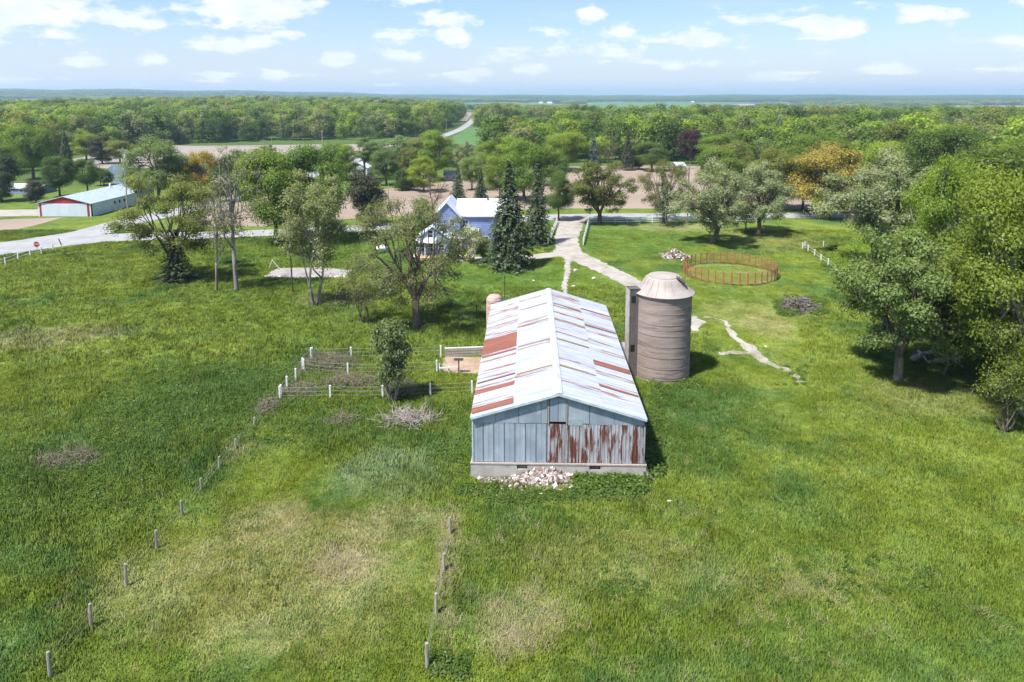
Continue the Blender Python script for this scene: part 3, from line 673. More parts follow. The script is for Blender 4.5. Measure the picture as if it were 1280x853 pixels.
# rusty feed bin behind the barn
fbp = at(618, 368, 69.5)
fb = empty('feed_bin', (fbp.x, 69.5, 0), 0, 'narrow rusty pink round-topped bin behind the far end of barn', 'bin')
hh = fbp.z; pr_ = [(.84, 0)]
for k in range(26):
    z = .1 + k * (hh - .75) / 26; pr_ += [(.80, z), (.84, z + (hh - .75) / 52)]
MB().lathe(pr_ + [(.80, hh - .62)], 24).obj('wall', M['bin_rust'], fb)
MB().lathe([(.86, hh - .66), (.84, hh - .58), (.74, hh - .30), (.5, hh - .1), (.22, hh - .01), (.02, hh)], 24).obj('dome', M['bin_rust'], fb, True)
for z in (.55, .30): MB().lathe([(.85 - (.6 - z) * .4, hh - z), (.875 - (.6 - z) * .4, hh - z + .02), (.85 - (.6 - z) * .4, hh - z + .04)], 24).obj('band', M['hoop'], fb)

# ------------------------------------------------------------------ small building kit
def window(parent, x, y, z, w, h, nx=1, ny=2, fr=.09, door=False):
    """framed window in an xz wall whose outside faces -y"""
    f = MB()
    f.box(x - w / 2 - fr, x + w / 2 + fr, y - .05, y + .02, z + h, z + h + fr); f.box(x - w / 2 - fr, x + w / 2 + fr, y - .06, y + .02, z - fr, z)
    f.box(x - w / 2 - fr, x - w / 2, y - .05, y + .02, z, z + h); f.box(x + w / 2, x + w / 2 + fr, y - .05, y + .02, z, z + h)
    for k in range(1, nx): f.box(x - w / 2 + w * k / nx - .02, x - w / 2 + w * k / nx + .02, y - .04, y + .02, z, z + h)
    for k in range(1, ny): f.box(x - w / 2, x + w / 2, y - .038, y + .018, z + h * k / ny - .02, z + h * k / ny + .02)
    o = f.obj('door' if door else 'window', M['white'], parent)
    MB().box(x - w / 2, x + w / 2, y - .012, y + .012, z, z + h).obj('pane', M['glass'], o); return o
def gable_roof(parent, x0, x1, y0, y1, ze, zp, axis, mat, ov=.35, th=.12, name='roof'):
    """two real slabs; ridge along axis"""
    o = None
    if axis == 'y': c = (x0 + x1) / 2; hw = (x1 - x0) / 2
    else: c = (y0 + y1) / 2; hw = (y1 - y0) / 2
    sl = (zp - ze) / hw; e = hw + ov
    b = MB()
    for s in (-1, 1):
        poly = [(c, zp), (c + s * e, zp - e * sl), (c + s * e, zp - e * sl + th), (c, zp + th)]
        if axis == 'y': b.prism(poly, 'y', y0 - ov, y1 + ov)
        else: b.prism(poly, 'x', x0 - ov, x1 + ov)
    return b.obj(name, mat, parent)
def clapboards(parent, x0, x1, y, z0, z1, mat, top=None, h=.34):
    """lapped horizontal siding boards on an xz wall facing -y; top(z)->(xa,xb) narrows a gable"""
    z = z0
    while z < z1 - .02:
        zz = min(z + h, z1); xa, xb = (x0, x1) if top is None else top((z + zz) / 2)
        if xb - xa > .15:
            b = MB(); b.prism([(y - .045, z), (y, z), (y, zz), (y - .012, zz)], 'x', xa, xb); b.obj('clapboard', mat, parent)
        z = zz

# ------------------------------------------------------------------ farmhouse
HX = at(575, 300, 110).x
house = empty('farmhouse', (HX, 110.0, 0), 0, 'two-storey blue farmhouse with white metal roof beside the tall spruce', 'house')
wl = MB()
wl.box(.0, 8.6, 1.8, 8.2, -.2, 5.75)                                  # main block
wl.prism([(1.8, 5.75), (8.2, 5.75), (5.0, 7.75)], 'x', .0, 8.6)
wl.box(-4.1, -.02, .0, 8.6, -.2, 5.7)                                   # west wing, gable to the camera
wl.prism([(-4.1, 5.7), (-.02, 5.7), (-2.06, 7.9)], 'y', .0, 8.6)
wl.box(-6.3, -1.5, -3.6, -.02, -.2, 3.0)                                # low front wing
wl.prism([(-6.3, 3.0), (-1.5, 3.0), (-3.9, 4.7)], 'y', -3.6, -.02)
wl.box(-1.48, 2.6, -2.4, 1.78, -.2, 2.7)                                # entry lean-to
wall = wl.obj('wall', M['house_blue'], house)
clapboards(wall, .02, 8.6, 1.795, 2.9, 5.72, M['house_blue'])
clapboards(wall, 2.65, 8.6, 1.795, .3, 2.88, M['house_blue'])
clapboards(wall, -4.1, -.02, -.006, 3.0, 7.7, M['house_blue'], lambda z: (-4.1, -.02) if z < 5.7 else (-2.06 - 2.04 * (7.9 - z) / 2.2, -2.06 + 2.04 * (7.9 - z) / 2.2))
clapboards(wall, -6.3, -1.5, -3.606, .3, 4.6, M['house_blue'], lambda z: (-6.3, -1.5) if z < 3.0 else (-3.9 - 2.4 * (4.7 - z) / 1.7, -3.9 + 2.4 * (4.7 - z) / 1.7))
clapboards(wall, -1.47, 2.6, -2.406, .3, 2.68, M['house_blue'])
rf = gable_roof(house, -.4, 8.6, 1.8, 8.2, 5.75, 7.75, 'x', M['white_roof'])
gable_roof(house, -4.1, -.02, .0, 8.6, 5.7, 7.9, 'y', M['white_roof'])
gable_roof(house, -6.3, -1.5, -3.6, -.3, 3.0, 4.7, 'y', M['white_roof'], .3)
le = MB(); le.prism([(-2.8, 2.62), (1.75, 3.35), (1.75, 3.45), (-2.8, 2.74)], 'x', -1.45, 2.95); le.obj('roof', M['white_roof'], house)
MB().tube([(4.3, 4.6, 7.3), (4.3, 4.6, 8.25)], .12, 8).obj('vent_pipe', M['pole_dark'], rf)
for x0, x1, y0, z in ((-4.35, .1, -.30, 5.45), (.3, 8.9, 1.50, 5.42)):
    pass
MB().box(.25, 8.92, 1.40, 1.44, 5.36, 5.56).obj('fascia', M['white'], house)
for x, y, z, w, h in ((-1.25, -.05, 4.3, .75, .95), (.75, 1.75, 3.55, .85, 1.25), (-4.3, -3.65, 3.05, .8, 1.1), (6.9, 1.75, 3.6, .9, 1.3), (-5.6, -3.65, .8, .9, 1.35), (-4.3, -3.65, .8, .9, 1.35), (-2.6, -3.65, 1.0, .75, .9), (4.0, 1.75, .6, .8, 1.5), (7.6, 1.75, .6, .8, 1.5)):
    window(house, x, y, z, w, h, 2 if w > .8 else 1, 2)
window(house, -.15, -2.45, .25, .85, 2.0, 1, 1, .16, True)
for x in (-6.25, -4.95, -3.55):
    MB().box(x - .07, x + .07, -5.2, -5.06, .4, 2.45).obj('porch_post', M['white'], house)
MB().prism([(-5.4, 2.46), (-3.62, 2.92), (-3.62, 3.0), (-5.4, 2.56)], 'x', -6.5, -3.3).obj('porch_roof', M['white_roof'], house)
deck = MB(); deck.box(-7.0, 2.4, -6.1, -3.62, .02, .36); dk = deck.obj('deck', M['wood_tan'], house)
for k in range(16):
    y = -6.12 + k * .155; MB().box(-7.02, 2.42, y, y + .135, .362, .40).obj('deck_board', M['wood_tan'], dk)
for x in (-.05,): MB().box(-1.2, 1.2, -6.9, -6.15, -.05, .2).obj('step', M['concrete'], house)
for x in (8.6, .0): MB().box(x - .06, x + .06, 1.74, 1.86, .2, 5.4).obj('corner_board', M['white'], house)

# ------------------------------------------------------------------ red and white shed
sh0 = G(48, 271); sh1 = G(113, 271.5); sw = sh1.x - sh0.x
shed = empty('machine_shed', ((sh0.x + sh1.x) / 2, sh0.y, 0), R(-1.0), 'long white metal shed with red gable at the road junction', 'shed')
hw = sw / 2; sl_ = 25.0; ze, zp = 2.75, 4.15
w = MB(); w.box(-hw, hw, 0, sl_, -.1, ze); shed_wall = w.obj('wall', M['shed_white'], shed)
w = MB(); w.prism([(-hw, ze), (hw, ze), (0, zp)], 'y', -.02, sl_); w.obj('gable', M['shed_red'], shed)
for k in range(int(sw / .9)):
    x = -hw + (k + .5) * sw / int(sw / .9)
    zt_ = zp - abs(x) * (zp - ze) / hw - .05
    if zt_ > ze + .1: MB().box(x - .03, x + .03, -.05, -.021, ze + .02, zt_).obj('gable_rib', M['shed_red'], shed)
gable_roof(shed, -hw, hw, 0, sl_, ze, zp, 'y', M['shed_roof'], .3, .07)
slp = (zp - ze) / hw
for s in (-1, 1):
    for k in range(20):
        y = -.2 + k * (sl_ + .4) / 19.5
        q = MB(); q.bar((0, y, zp + .10), (s * (hw + .28), y, zp + .10 - (hw + .28) * slp), .06, .06); q.obj('roof_rib', M['shed_roof'], shed)
for x in (-hw + .55, hw - .55): MB().box(x - .19, x + .19, -.07, -.001, 0, ze).obj('red_post', M['shed_red'], shed)
door = MB(); door.box(-hw + .78, hw - .78, -.05, -.005, .05, ze - .15); dd = door.obj('door', M['shed_white'], shed)
for k in range(1, 8):
    x = -hw + .78 + k * (sw - 1.56) / 8; MB().box(x - .02, x + .02, -.062, -.051, .06, ze - .16).obj('door_seam', M['shed_white'], dd)
MB().box(hw + .001, hw + .05, .0, .45, 0, ze - .1).obj('corner_panel', M['pole_dark'], shed)
for y in (8.2, 10.0, 11.8):
    o = MB().box(hw - .01, hw + .03, y, y + .7, 1.35, 2.05).obj('window', M['glass'], shed)
    fr = MB(); fr.box(hw, hw + .05, y - .08, y, 1.27, 2.13); fr.box(hw, hw + .05, y + .7, y + .78, 1.27, 2.13); fr.box(hw, hw + .05, y, y + .7, 2.05, 2.13); fr.box(hw, hw + .05, y, y + .7, 1.27, 1.35); fr.obj('frame', M['white'], o)
for k in range(26):
    y = .6 + k * .93; MB().box(hw + .0005, hw + .022, y, y + .05, .02, ze - .25).obj('wall_rib', M['shed_white'], shed_wall)
MB().tube([(.6, 15.5, zp - .2), (.6, 15.5, zp + .7), (.6, 15.5, zp + .9)], [.25, .22, .05], 8).obj('roof_vent', M['white'], shed)

# far houses and outbuildings seen between the trees
def small_house(px, py, wpx, hpx, roofpx, wallm, roofm, label, cat='house', depth=7.0, axis='x', nwin=2, rz=0.0, name='house'):
    g = G(px, py); w = wpx * (g.y / F_PX); h = hpx * g.y / F_PX; rh = roofpx * g.y / F_PX
    e = empty(name, (g.x, g.y, hz(g.x, g.y)), rz, label, cat)
    b = MB(); b.box(-w / 2, w / 2, 0, depth, -.3, h)
    if axis == 'x': b.prism([(0, h), (depth, h), (depth / 2, h + rh)], 'x', -w / 2, w / 2)
    else: b.prism([(-w / 2, h), (w / 2, h), (0, h + rh)], 'y', 0, depth)
    b.obj('wall', wallm, e)
    gable_roof(e, -w / 2, w / 2, 0, depth, h, h + rh, axis, roofm, .3, .12)
    for k in range(nwin):
        x = -w / 2 + (k + .5) * w / max(nwin, 1); window(e, x, -.003, h * .38, min(1.0, w / nwin * .4), h * .36, 1, 2)
    return e
small_house(20, 243, 58, 7.5, 3.5, M['house_blue'], M['white_roof'], 'low pale-roofed house behind the small dark conifer, past the shed', nwin=4)
small_house(567, 226, 24, 7, 4, M['concrete'], M['grey_roof'], 'low grey-roofed cottage among trees at the ploughed field edge', nwin=3)
small_house(448, 219, 22, 9, 6, M['white'], M['white_roof'], 'white-roofed house under the flat-topped tree by side road', nwin=2, axis='y')
small_house(274, 240, 20, 8, 4, M['white'], M['white_roof'], 'white house showing behind the bare trunks and golden shrub', nwin=2)
small_house(664, 203, 13, 8, 3, M['white'], M['white_roof'], 'white cottage between the blue spruce and dark conifer', nwin=1)
small_house(851, 214, 11, 6.5, 3, M['white'], M['white_roof'], 'white-roofed shed behind the olive roadside tree', 'shed', nwin=1, name='outbuilding')
tr_ = empty('camper_trailer', G(652, 213), R(4), 'small white box trailer parked at far edge of ploughed field', 'trailer')
tb = MB(); tb.prism([(-1.9, .5), (1.9, .5), (1.95, 1.9), (1.7, 2.4), (-1.6, 2.4), (-1.95, 1.8)], 'y', -1, 1); tb.obj('body', M['white'], tr_)
for x in (-.5, .5): MB().tube([(x, -1.05, .35), (x, -.8, .35)], .35, 12).obj('wheel', M['pole_dark'], tr_)
MB().bar((1.9, 0, .55), (3.0, 0, .5), .08).obj('hitch', M['pole_dark'], tr_)
MB().box(-.9, .1, -1.02, -1.001, 1.3, 1.9).obj('window', M['glass'], tr_)
for i, (px, py, wpx, hp, lab, rm) in enumerate([(676, 129.5, 7, 2.2, 'tiny white far barn in the farmstead beyond the woods', 'white_roof'), (687, 129.8, 9, 2.6, 'far white farmhouse at the farmstead tree line', 'white_roof'), (697, 130.4, 6, 2.4, 'far white machine shed at next to farmstead', 'white_roof'), (922, 135.6, 12, 3.0, 'far white barn beside the dark grove and tan field', 'white_roof'),
        (866, 128.6, 6, 2, 'far white barn on the green field skyline', 'white_roof'), (1183, 139.5, 6, 2.2, 'far white cottage beside the tan field', 'white_roof'), (60, 124.0, 26, 1.6, 'far pale long roof on blue ridge', 'white_roof'), (233, 124.5, 8, 2.0, 'far white barn above the hillside wood', 'white_roof')]):
    g = GT(px, py); w = .6 * wpx * g.y / F_PX; h = .65 * hp * g.y / F_PX
    e = empty('far_barn', (g.x, g.y, hz(g.x, g.y) + (0 if i not in (6, 7) else 0)), 0, lab, 'building')
    b = MB(); b.box(-w / 2, w / 2, 0, w * .7, -2, h * .7); b.prism([(0, h * .7), (w * .7, h * .7), (w * .35, h * 1.3)], 'x', -w / 2, w / 2); b.obj('wall', M['white'], e)
    gable_roof(e, -w / 2, w / 2, 0, w * .7, h * .7, h * 1.3, 'x', M[rm], .5, .3)

# ------------------------------------------------------------------ fences
def post_height(px, y0, y1):
    g = G(px, y1); return g, max(.5, at(px, y0, g.y).z)
def wire_fence(name, label, posts, mat, r, wires, wmat, wr=.005, group=None, hfix=None, square=False):
    """posts: (px, top y, base y) in order; wires: heights as fractions"""
    info = [post_height(*q) for q in posts]
    e = empty(name, info[0][0], 0, label, 'fence', group); o0 = info[0][0]
    for i, (g, h) in enumerate(info):
        h = hfix or h; q = g - o0; b = MB(); ln = random.Random(i * 7 + int(posts[0][0])).uniform(-.04, .04)
        if square: b.box(q.x - r, q.x + r, q.y - r, q.y + r, -.3, h); b.add([(q.x - r * 1.2, q.y - r * 1.2, h), (q.x + r * 1.2, q.y - r * 1.2, h), (q.x + r * 1.2, q.y + r * 1.2, h), (q.x - r * 1.2, q.y + r * 1.2, h), (q.x, q.y, h + r)], [(0, 1, 4), (1, 2, 4), (2, 3, 4), (3, 0, 4), (3, 2, 1, 0)])
        else: b.tube([(q.x, q.y, -.3), (q.x + ln * .5, q.y, h * .5), (q.x + ln, q.y, h)], [r, r, r * .92], 8)
        b.obj('post', mat, e)
        if i + 1 < len(info):
            g2, h2 = info[i + 1]; h2 = hfix or h2; q2 = g2 - o0
            for wf in wires:
                a = Vector((q.x, q.y, h * wf)); c = Vector((q2.x, q2.y, h2 * wf)); md = (a + c) / 2 - Vector((0, 0, .04))
                MB().tube([a, md, c], wr, 3).obj('wire', wmat, e)
    return e
wire_fence('pasture_fence', 'leaning line of grey posts and wire along the pasture, toward the garden corner', [(63, 815, 847), (114, 755, 785), (158, 705, 733), (196, 663, 686), (228, 626, 645), (252, 598, 614), (274, 571, 586), (295, 549, 562), (318, 522, 534), (334, 503, 514)], M['wood_grey'], .075, (.9, .6, .3), M['wire'])
wire_fence('pasture_fence', 'short line of weathered wooden posts running down from the barn end', [(534, 804, 836), (545.5, 742, 768), (554.5, 692, 714), (563, 647, 668)], M['wood_grey'], .085, (.9, .6, .3), M['wire'])
wire_fence('garden_fence', 'white post and wire fence along the near side of garden', [(350, 487, 500), (413, 485, 499), (478.5, 483, 499), (538, 481, 496), (590, 479, 493)], M['white'], .065, (.92, .62, .32), M['wire'], .010, hfix=1.15, square=True)
wire_fence('garden_fence', 'white post and wire fence stepping up the west side of garden', [(351.5, 486, 498), (359, 475, 487), (370, 461, 477), (378.5, 450, 463), (389, 439, 450)], M['white'], .065, (.92, .62, .32), M['wire'], .010, hfix=1.15, square=True)
wire_fence('garden_fence', 'white post and wire fence along the far side of garden', [(390.5, 438.5, 449.5), (439, 437, 449), (497.6, 435, 449), (551, 432, 447)], M['white'], .065, (.92, .62, .32), M['wire'], .010, hfix=1.15, square=True)
wire_fence('garden_fence', 'white post and wire fence through the middle of garden', [(380, 452, 464.5), (435, 458, 470), (497, 456, 468), (546, 454, 466)], M['white'], .065, (.92, .62, .32), M['wire'], .010, hfix=1.15, square=True)
wire_fence('paddock_fence', 'short white post fence beyond the round pen under the pale oak', [(1003, 305, 312), (1010, 308, 315), (1018, 313, 321), (1026, 319, 327), (1035, 325, 333), (1044, 331, 340)], M['white'], .07, (.9, .5), M['white'], .014, hfix=1.1, square=True)
wire_fence('paddock_fence', 'white posts in the grass below the pale oak branches', [(1006, 303, 309), (1029, 302, 309), (1056, 303, 310)], M['white'], .06, (.9, .5), M['wire'], .008, hfix=.95, square=True)
wire_fence('roadside_fence', 'white post and rail fence along the road beside the stop sign', [(-22, 328, 339), (7, 323, 332), (23, 318, 326), (38, 313, 321), (52, 310, 318), (66, 307, 314)], M['white'], .07, (.92, .5), M['white'], .022, hfix=1.15, square=True)

def board_fence(label, pix, rails=3, h=1.15, step=2.3, group=None):
    P = [G(*q) for q in pix]; o0 = P[0]
    e = empty('board_fence', o0, 0, label, 'fence', group)
    for i in range(len(P) - 1):
        a, b = P[i] - o0, P[i + 1] - o0; n = max(1, round((b - a).length / step)); d = (b - a).normalized(); nn = Vector((d.y, -d.x, 0))
        for k in range(n + (1 if i == len(P) - 2 else 0)):
            q = a.lerp(b, k / n); p = MB(); p.box(q.x - .07, q.x + .07, q.y - .07, q.y + .07, -.2, h + .08)
            p.add([(q.x - .09, q.y - .09, h + .08), (q.x + .09, q.y - .09, h + .08), (q.x + .09, q.y + .09, h + .08), (q.x - .09, q.y + .09, h + .08), (q.x, q.y, h + .16)], [(0, 1, 4), (1, 2, 4), (2, 3, 4), (3, 0, 4), (3, 2, 1, 0)])
            p.obj('post', M['white'], e)
        for k in range(n):
            s = a.lerp(b, k / n) + d * .075; f = a.lerp(b, (k + 1) / n) - d * .075
            for r_ in range(rails):
                z = h * (.28 + .66 * r_ / (rails - 1)); MB().bar((s.x, s.y, z), (f.x, f.y, z), .045, .15).obj('rail', M['white'], e)
    return e
board_fence('white board fence along the road east of the driveway', [(737, 279.5), (800, 279), (846, 278.5)])
board_fence('white board fence bordering the east side of driveway mouth', [(735.5, 281.5), (729, 307)])
board_fence('white board fence bordering the driveway beside the spruces', [(696.5, 279), (685, 308)])
board_fence('white board fence along the road below the dark cedar', [(857, 278.5), (905, 278), (945, 277.5)])

# round pen of red steel panels
c0 = (G(912, 357) + G(912, 330)) / 2; c0.x = (G(856, 343).x + G(968, 343).x) / 2
rad_ = (G(968, 343).x - G(856, 343).x) / 2
pen = empty('round_pen', c0, 0, 'round pen of rust-red steel panels on the lawn', 'pen')
NP = 38; L = 2 * rad_ * math.sin(math.pi / NP)
pm = MB()
for x in (0, L - .05): pm.tube([(x, 0, -.1), (x, 0, 1.72)], .055, 6)
for z in (.25, .55, .85, 1.15, 1.42, 1.66): pm.tube([(0, 0, z), (L - .05, 0, z)], .030, 4, False)
pmm = pm.mesh('panel'); pmm.materials.append(M['pen_red'])
for k in range(NP):
    a = 2 * math.pi * k / NP; o = link('panel', pmm, pen)
    o.location = (rad_ * math.cos(a), rad_ * math.sin(a), 0); a2 = 2 * math.pi * (k + 1) / NP
    o.rotation_euler = (0, 0, math.atan2(math.sin(a2) - math.sin(a), math.cos(a2) - math.cos(a)))
sheet_mat('trodden', (.19, .185, .07), (.25, .22, .11), .8, .95, (.14, .16, .04), (.5, .65))
sheet('trodden_ring', None, M['trodden'], .012, .25, 21, .5, pts=[c0 + Vector((math.cos(a) * (rad_ - .3), math.sin(a) * (rad_ - .3), 0)) for a in np.linspace(0, 2 * math.pi, 30, endpoint=False)])
sheet('pen_grass', None, M['verge_grass'], .020, .35, 22, .5, pts=[c0 + Vector((math.cos(a) * (rad_ - 1.3), math.sin(a) * (rad_ - 1.3), 0)) for a in np.linspace(0, 2 * math.pi, 30, endpoint=False)])

# dirt pen beside the barn
sheet('dirt_pen', [(550, 465), (602, 468), (606, 448), (556, 446)], M['pen_dirt'], .03, .08, 23, .5)
e0 = G(556, 446.5)
bk = empty('plank_fence', e0, 0, 'low grey plank fence at the back of dirt pen', 'fence')
e1 = G(607, 444.5) - e0
for k, z in enumerate((.15, .42, .70)):
    MB().bar((0, -.02 * k, z), (e1.x, e1.y - .02 * k, z), .05, .22).obj('plank', M['wood_grey'], bk)
MB().bar((0, .02, .86), (e1.x, e1.y + .02, .86), .18, .05).obj('top_plank', M['white'], bk)
for f_ in (.02, .35, .68, .98): q = e1 * f_; MB().box(q.x - .06, q.x + .06, q.y + .07, q.y + .19, -.1, .95).obj('post', M['wood_grey'], bk)
e2 = G(549, 466); kb = empty('curb_rail', e2, 0, 'white rail on short posts at the front of dirt pen', 'rail'); e3 = G(573, 465) - e2
MB().bar((0, 0, .42), (e3.x, e3.y, .42), .08, .12).obj('rail', M['white'], kb)
for f_ in (0.0, .5, 1.0): q = e3 * f_; MB().box(q.x - .06, q.x + .06, q.y + .05, q.y + .17, -.1, .8 if f_ == 0 else .5).obj('post', M['white'], kb)
g = G(573.5, 467); mbx = empty('feed_board', g, 0, 'dark flat board on a post at the dirt pen', 'post')
MB().box(-.05, .05, -.05, .05, -.1, 1.25).obj('post', M['pole_dark'], mbx); MB().box(-.42, .42, -.16, .16, 1.25, 1.38).obj('board', M['steel_dark'], mbx)

# ------------------------------------------------------------------ poles, signs, small yard things
def utility_pole(px, yb, yt, label, arm=True, r=.14, mat='pole', group='utility poles', extra=False):
    g = G(px, yb); h = at(px, yt, g.y).z - hz(g.x, g.y)
    e = empty('utility_pole', (g.x, g.y, hz(g.x, g.y)), 0, label, 'pole', group)
    MB().tube([(0, 0, -.3), (0, 0, h)], [r, r * .7], 8).obj('shaft', M[mat], e)
    if arm:
        a = MB(); a.box(-1.1, 1.1, -.06 - r, .04 - r, h - .75, h - .62); a.obj('crossarm', M[mat], e)
        for x in (-1.0, -.4, .4, 1.0): MB().tube([(x, -r, h - .62), (x, -r, h - .45)], .05, 6).obj('insulator', M['sign_back'], e)
    if extra: MB().tube([(.35, 0, h - 2.4), (.35, 0, h - 1.5)], .24, 10).obj('transformer', M['sign_back'], e)
    return e
utility_pole(159.5, 262, 184, 'tall grey utility pole with transformer at the shed corner', extra=True)
utility_pole(331, 205, 174, 'utility pole beside the pale field, behind the broad green tree', r=.16)
utility_pole(341, 205, 172, 'second utility pole beside the pale field, next to its twin', False, r=.16)
utility_pole(403, 181, 164, 'utility pole against the dark wood edge at the pale field', False, r=.2)
utility_pole(486, 257, 231, 'thin pole standing in the ploughed field beyond the dark cedar', False, r=.09)
utility_pole(488, 172, 157, 'far utility pole above the pale oaks by side road', False, r=.2)
utility_pole(558, 164, 148, 'utility pole where the side road leaves the wood', r=.2)
utility_pole(859, 281, 206, 'brown utility pole by the road among the pale trees', r=.15)
utility_pole(126, 232, 204, 'pole with crossarm rising behind the shed roof', r=.12)
gl = G(366, 366); hl = at(363, 305, gl.y).z
yl = empty('yard_light', gl, 0, 'dark yard light pole with pale lamp beside the gravel bed', 'lamp')
MB().tube([(0, 0, -.3), (-.05, 0, hl * .5), (-.12, 0, hl - .8)], [.11, .10, .08], 8).obj('pole', M['pole_dark'], yl)
MB().lathe([(.02, hl - .95), (.16, hl - .9), (.24, hl - .5), (.2, hl - .1), (.05, hl)], 12, -.14, -.05).obj('lamp_head', M['sign_white'], yl, True)
for px, yb, yt, lab in ((631, 373, 345, 'dark steel post on the lawn behind the barn roof'), (596, 398, 382, 'short dark gate post beside the barn'), (773 - 195, 400, 392, 'stub post in the dark grass near the leaning willow')):
    g = G(px, yb); MBo = empty('steel_post', g, 0, lab, 'post'); h = at(px, yt, g.y).z
    MB().tube([(0, 0, -.2), (-.03, 0, h)], .06, 6).obj('shaft', M['steel_dark'], MBo); MB().box(-.09, .04, -.06, .06, h, h + .05).obj('cap', M['steel_dark'], MBo)
# stop sign
g = G(46.5, 314); ss = empty('stop_sign', g, R(12), 'red stop sign at the road junction', 'sign')
hs = at(46, 305.5, g.y).z
MB().box(-.04, .04, .0, .06, -.2, hs + .2).obj('post', M['sign_back'], ss)
def octo(r): return [(r * math.cos(math.pi / 8 + k * math.pi / 4), hs + r * math.sin(math.pi / 8 + k * math.pi / 4)) for k in range(8)]
pl_ = MB().prism(octo(.50), 'y', -.03, -.001).obj('border', M['sign_white'], ss)
pf = MB().prism(octo(.455), 'y', -.036, -.0305).obj('face', M['sign_red'], ss)
tcu = bpy.data.curves.new('lettering', 'FONT'); tcu.body = 'STOP'; tcu.size = .34; tcu.align_x = 'CENTER'; tcu.align_y = 'CENTER'; tcu.extrude = .002
to = bpy.data.objects.new('lettering', tcu); COL.objects.link(to); bpy.context.view_layer.update()
tme = bpy.data.meshes.new_from_object(to.evaluated_get(bpy.context.evaluated_depsgraph_get())); bpy.data.objects.remove(to)
tme.materials.clear(); tme.materials.append(M['sign_white']); lo_ = link('lettering', tme, pf); lo_.rotation_euler = (R(90), 0, 0); lo_.location = (0, -.041, hs)
g = G(77.5, 307); lp = tag(MB().tube([(g.x, g.y, -.2), (g.x - .25, g.y, .5), (g.x - .48, g.y, 1.15)], [.09, .085, .08], 7).obj('leaning_post', M['pole_dark']), 'dark leaning post at the roadside past the stop sign', 'post')
g = G(92, 307); b = MB(); b.tube([(g.x + 1.0 * math.cos(a), g.y + .3 * math.cos(a), .62 * math.sin(a) - .05) for a in np.linspace(0, math.pi, 9)], .045, 6); tag(b.obj('bent_rail', M['white']), 'low white arched rail at the road edge', 'rail')
# propane style tank behind the willow
g = G(478, 317); tk = empty('storage_tank', g, R(20), 'white cylindrical tank on the lawn behind the spreading willow', 'tank')
prf = [(-1.0, .02), (-.97, .22), (-.85, .38), (-.65, .44), (.65, .44), (.85, .38), (.97, .22), (1.0, .02)]
b = MB(); vs = []; n = 16
for x, r_ in prf:
    for k in range(n): a = 2 * math.pi * k / n; vs.append((x, r_ * math.cos(a), .85 + r_ * math.sin(a)))
b.add(vs, [(i * n + k, i * n + (k + 1) % n, (i + 1) * n + (k + 1) % n, (i + 1) * n + k) for i in range(len(prf) - 1) for k in range(n)]); b.obj('body', M['white'], tk, True)
for x in (-.6, .6): MB().box(x - .06, x + .06, -.3, .3, 0, .5).obj('leg', M['concrete'], tk)
MB().lathe([(.16, 1.27), (.16, 1.42), (.02, 1.45)], 12).obj('valve_cap', M['white'], tk)
# little pole frame on the gravel bed
g = G(340, 338); af = empty('pole_frame', g, 0, 'pale sticks leaning together beside the gravel bed', 'frame')
for a, c in (((-.55, 0, 0), (.1, .1, 1.5)), ((1.3, -.1, 0), (.05, .1, 1.52)), ((.25, 1.0, 0), (.1, .12, 1.48))): MB().tube([a, c], .05, 6).obj('stick', M['boulder'], af)
# loose stones by the drive
rk = random.Random(3)
def stone_mesh(seed, n=1):
    r_ = random.Random(seed); bm = bmesh.new(); bmesh.ops.create_icosphere(bm, subdivisions=1, radius=1)
    for v in bm.verts: v.co *= r_.uniform(.72, 1.12)
    bmesh.ops.scale(bm, vec=(1, r_.uniform(.7, 1), r_.uniform(.5, .8)), verts=bm.verts)
    me = bpy.data.meshes.new('stone'); bm.to_mesh(me); bm.free(); return me
SM = [stone_mesh(k) for k in range(6)]
for i, (px, py, s, lab, mt) in enumerate([(719, 339.5, .38, 'brown boulder where the gravel path meets the drive', 'stone'), (742, 349, .36, 'pale boulder on the grass beside the gravel drive', 'boulder'), (717, 359, .30, 'pale stone on the grass beside the narrow gravel path', 'boulder'), (786, 363, .48, 'dark boulder at the drive edge near the silo', 'stone'), (667, 352, .28, 'pale stone on the lawn between house and barn', 'boulder'), (837, 628, .16, 'small white stone in the grass before the barn corner', 'boulder'), (599, 600, .22, 'white block at the barn foundation corner', 'boulder'), (957, 434, .16, 'white stone on the mown grass beside worn path', 'boulder')]):
    g = G(px, py); me = SM[i % 6].copy(); me.materials.append(M[mt]); o = link('boulder', me); o.location = (g.x, g.y, s * .35); o.scale = (s, s, s); o.rotation_euler = (0, 0, i * 1.3); tag(o, lab, 'stone')
def stone_heap(name, label, pts, smin, smax, mat, seed, hfun):
    """heap of hundreds of small stones joined into one mesh; pts: function -> (x, y)"""
    r_ = random.Random(seed); b = MB()
    for k in range(pts[0]):
        x, y = pts[1](r_); z = hfun(x, y) * r_.uniform(.55, 1.0); s = r_.uniform(smin, smax)
        me = SM[k % 6]; rot = Matrix.Rotation(r_.uniform(0, 6), 3, Vector((r_.random(), r_.random(), r_.random())).normalized())
        b.add([tuple(rot @ v.co * s + Vector((x, y, z))) for v in me.vertices], [tuple(p.vertices) for p in me.polygons])
    o = b.obj(name, mat, None, False, False); return tag(o, label, 'stone pile', kind='stuff')
mst, t, out = material('mixed_rubble')
isl = t.node('ShaderNodeNewGeometry').outputs['Random Per Island']
cr = t.node('ShaderNodeValToRGB'); t.l.new(isl, cr.inputs[0]); e = cr.color_ramp.elements
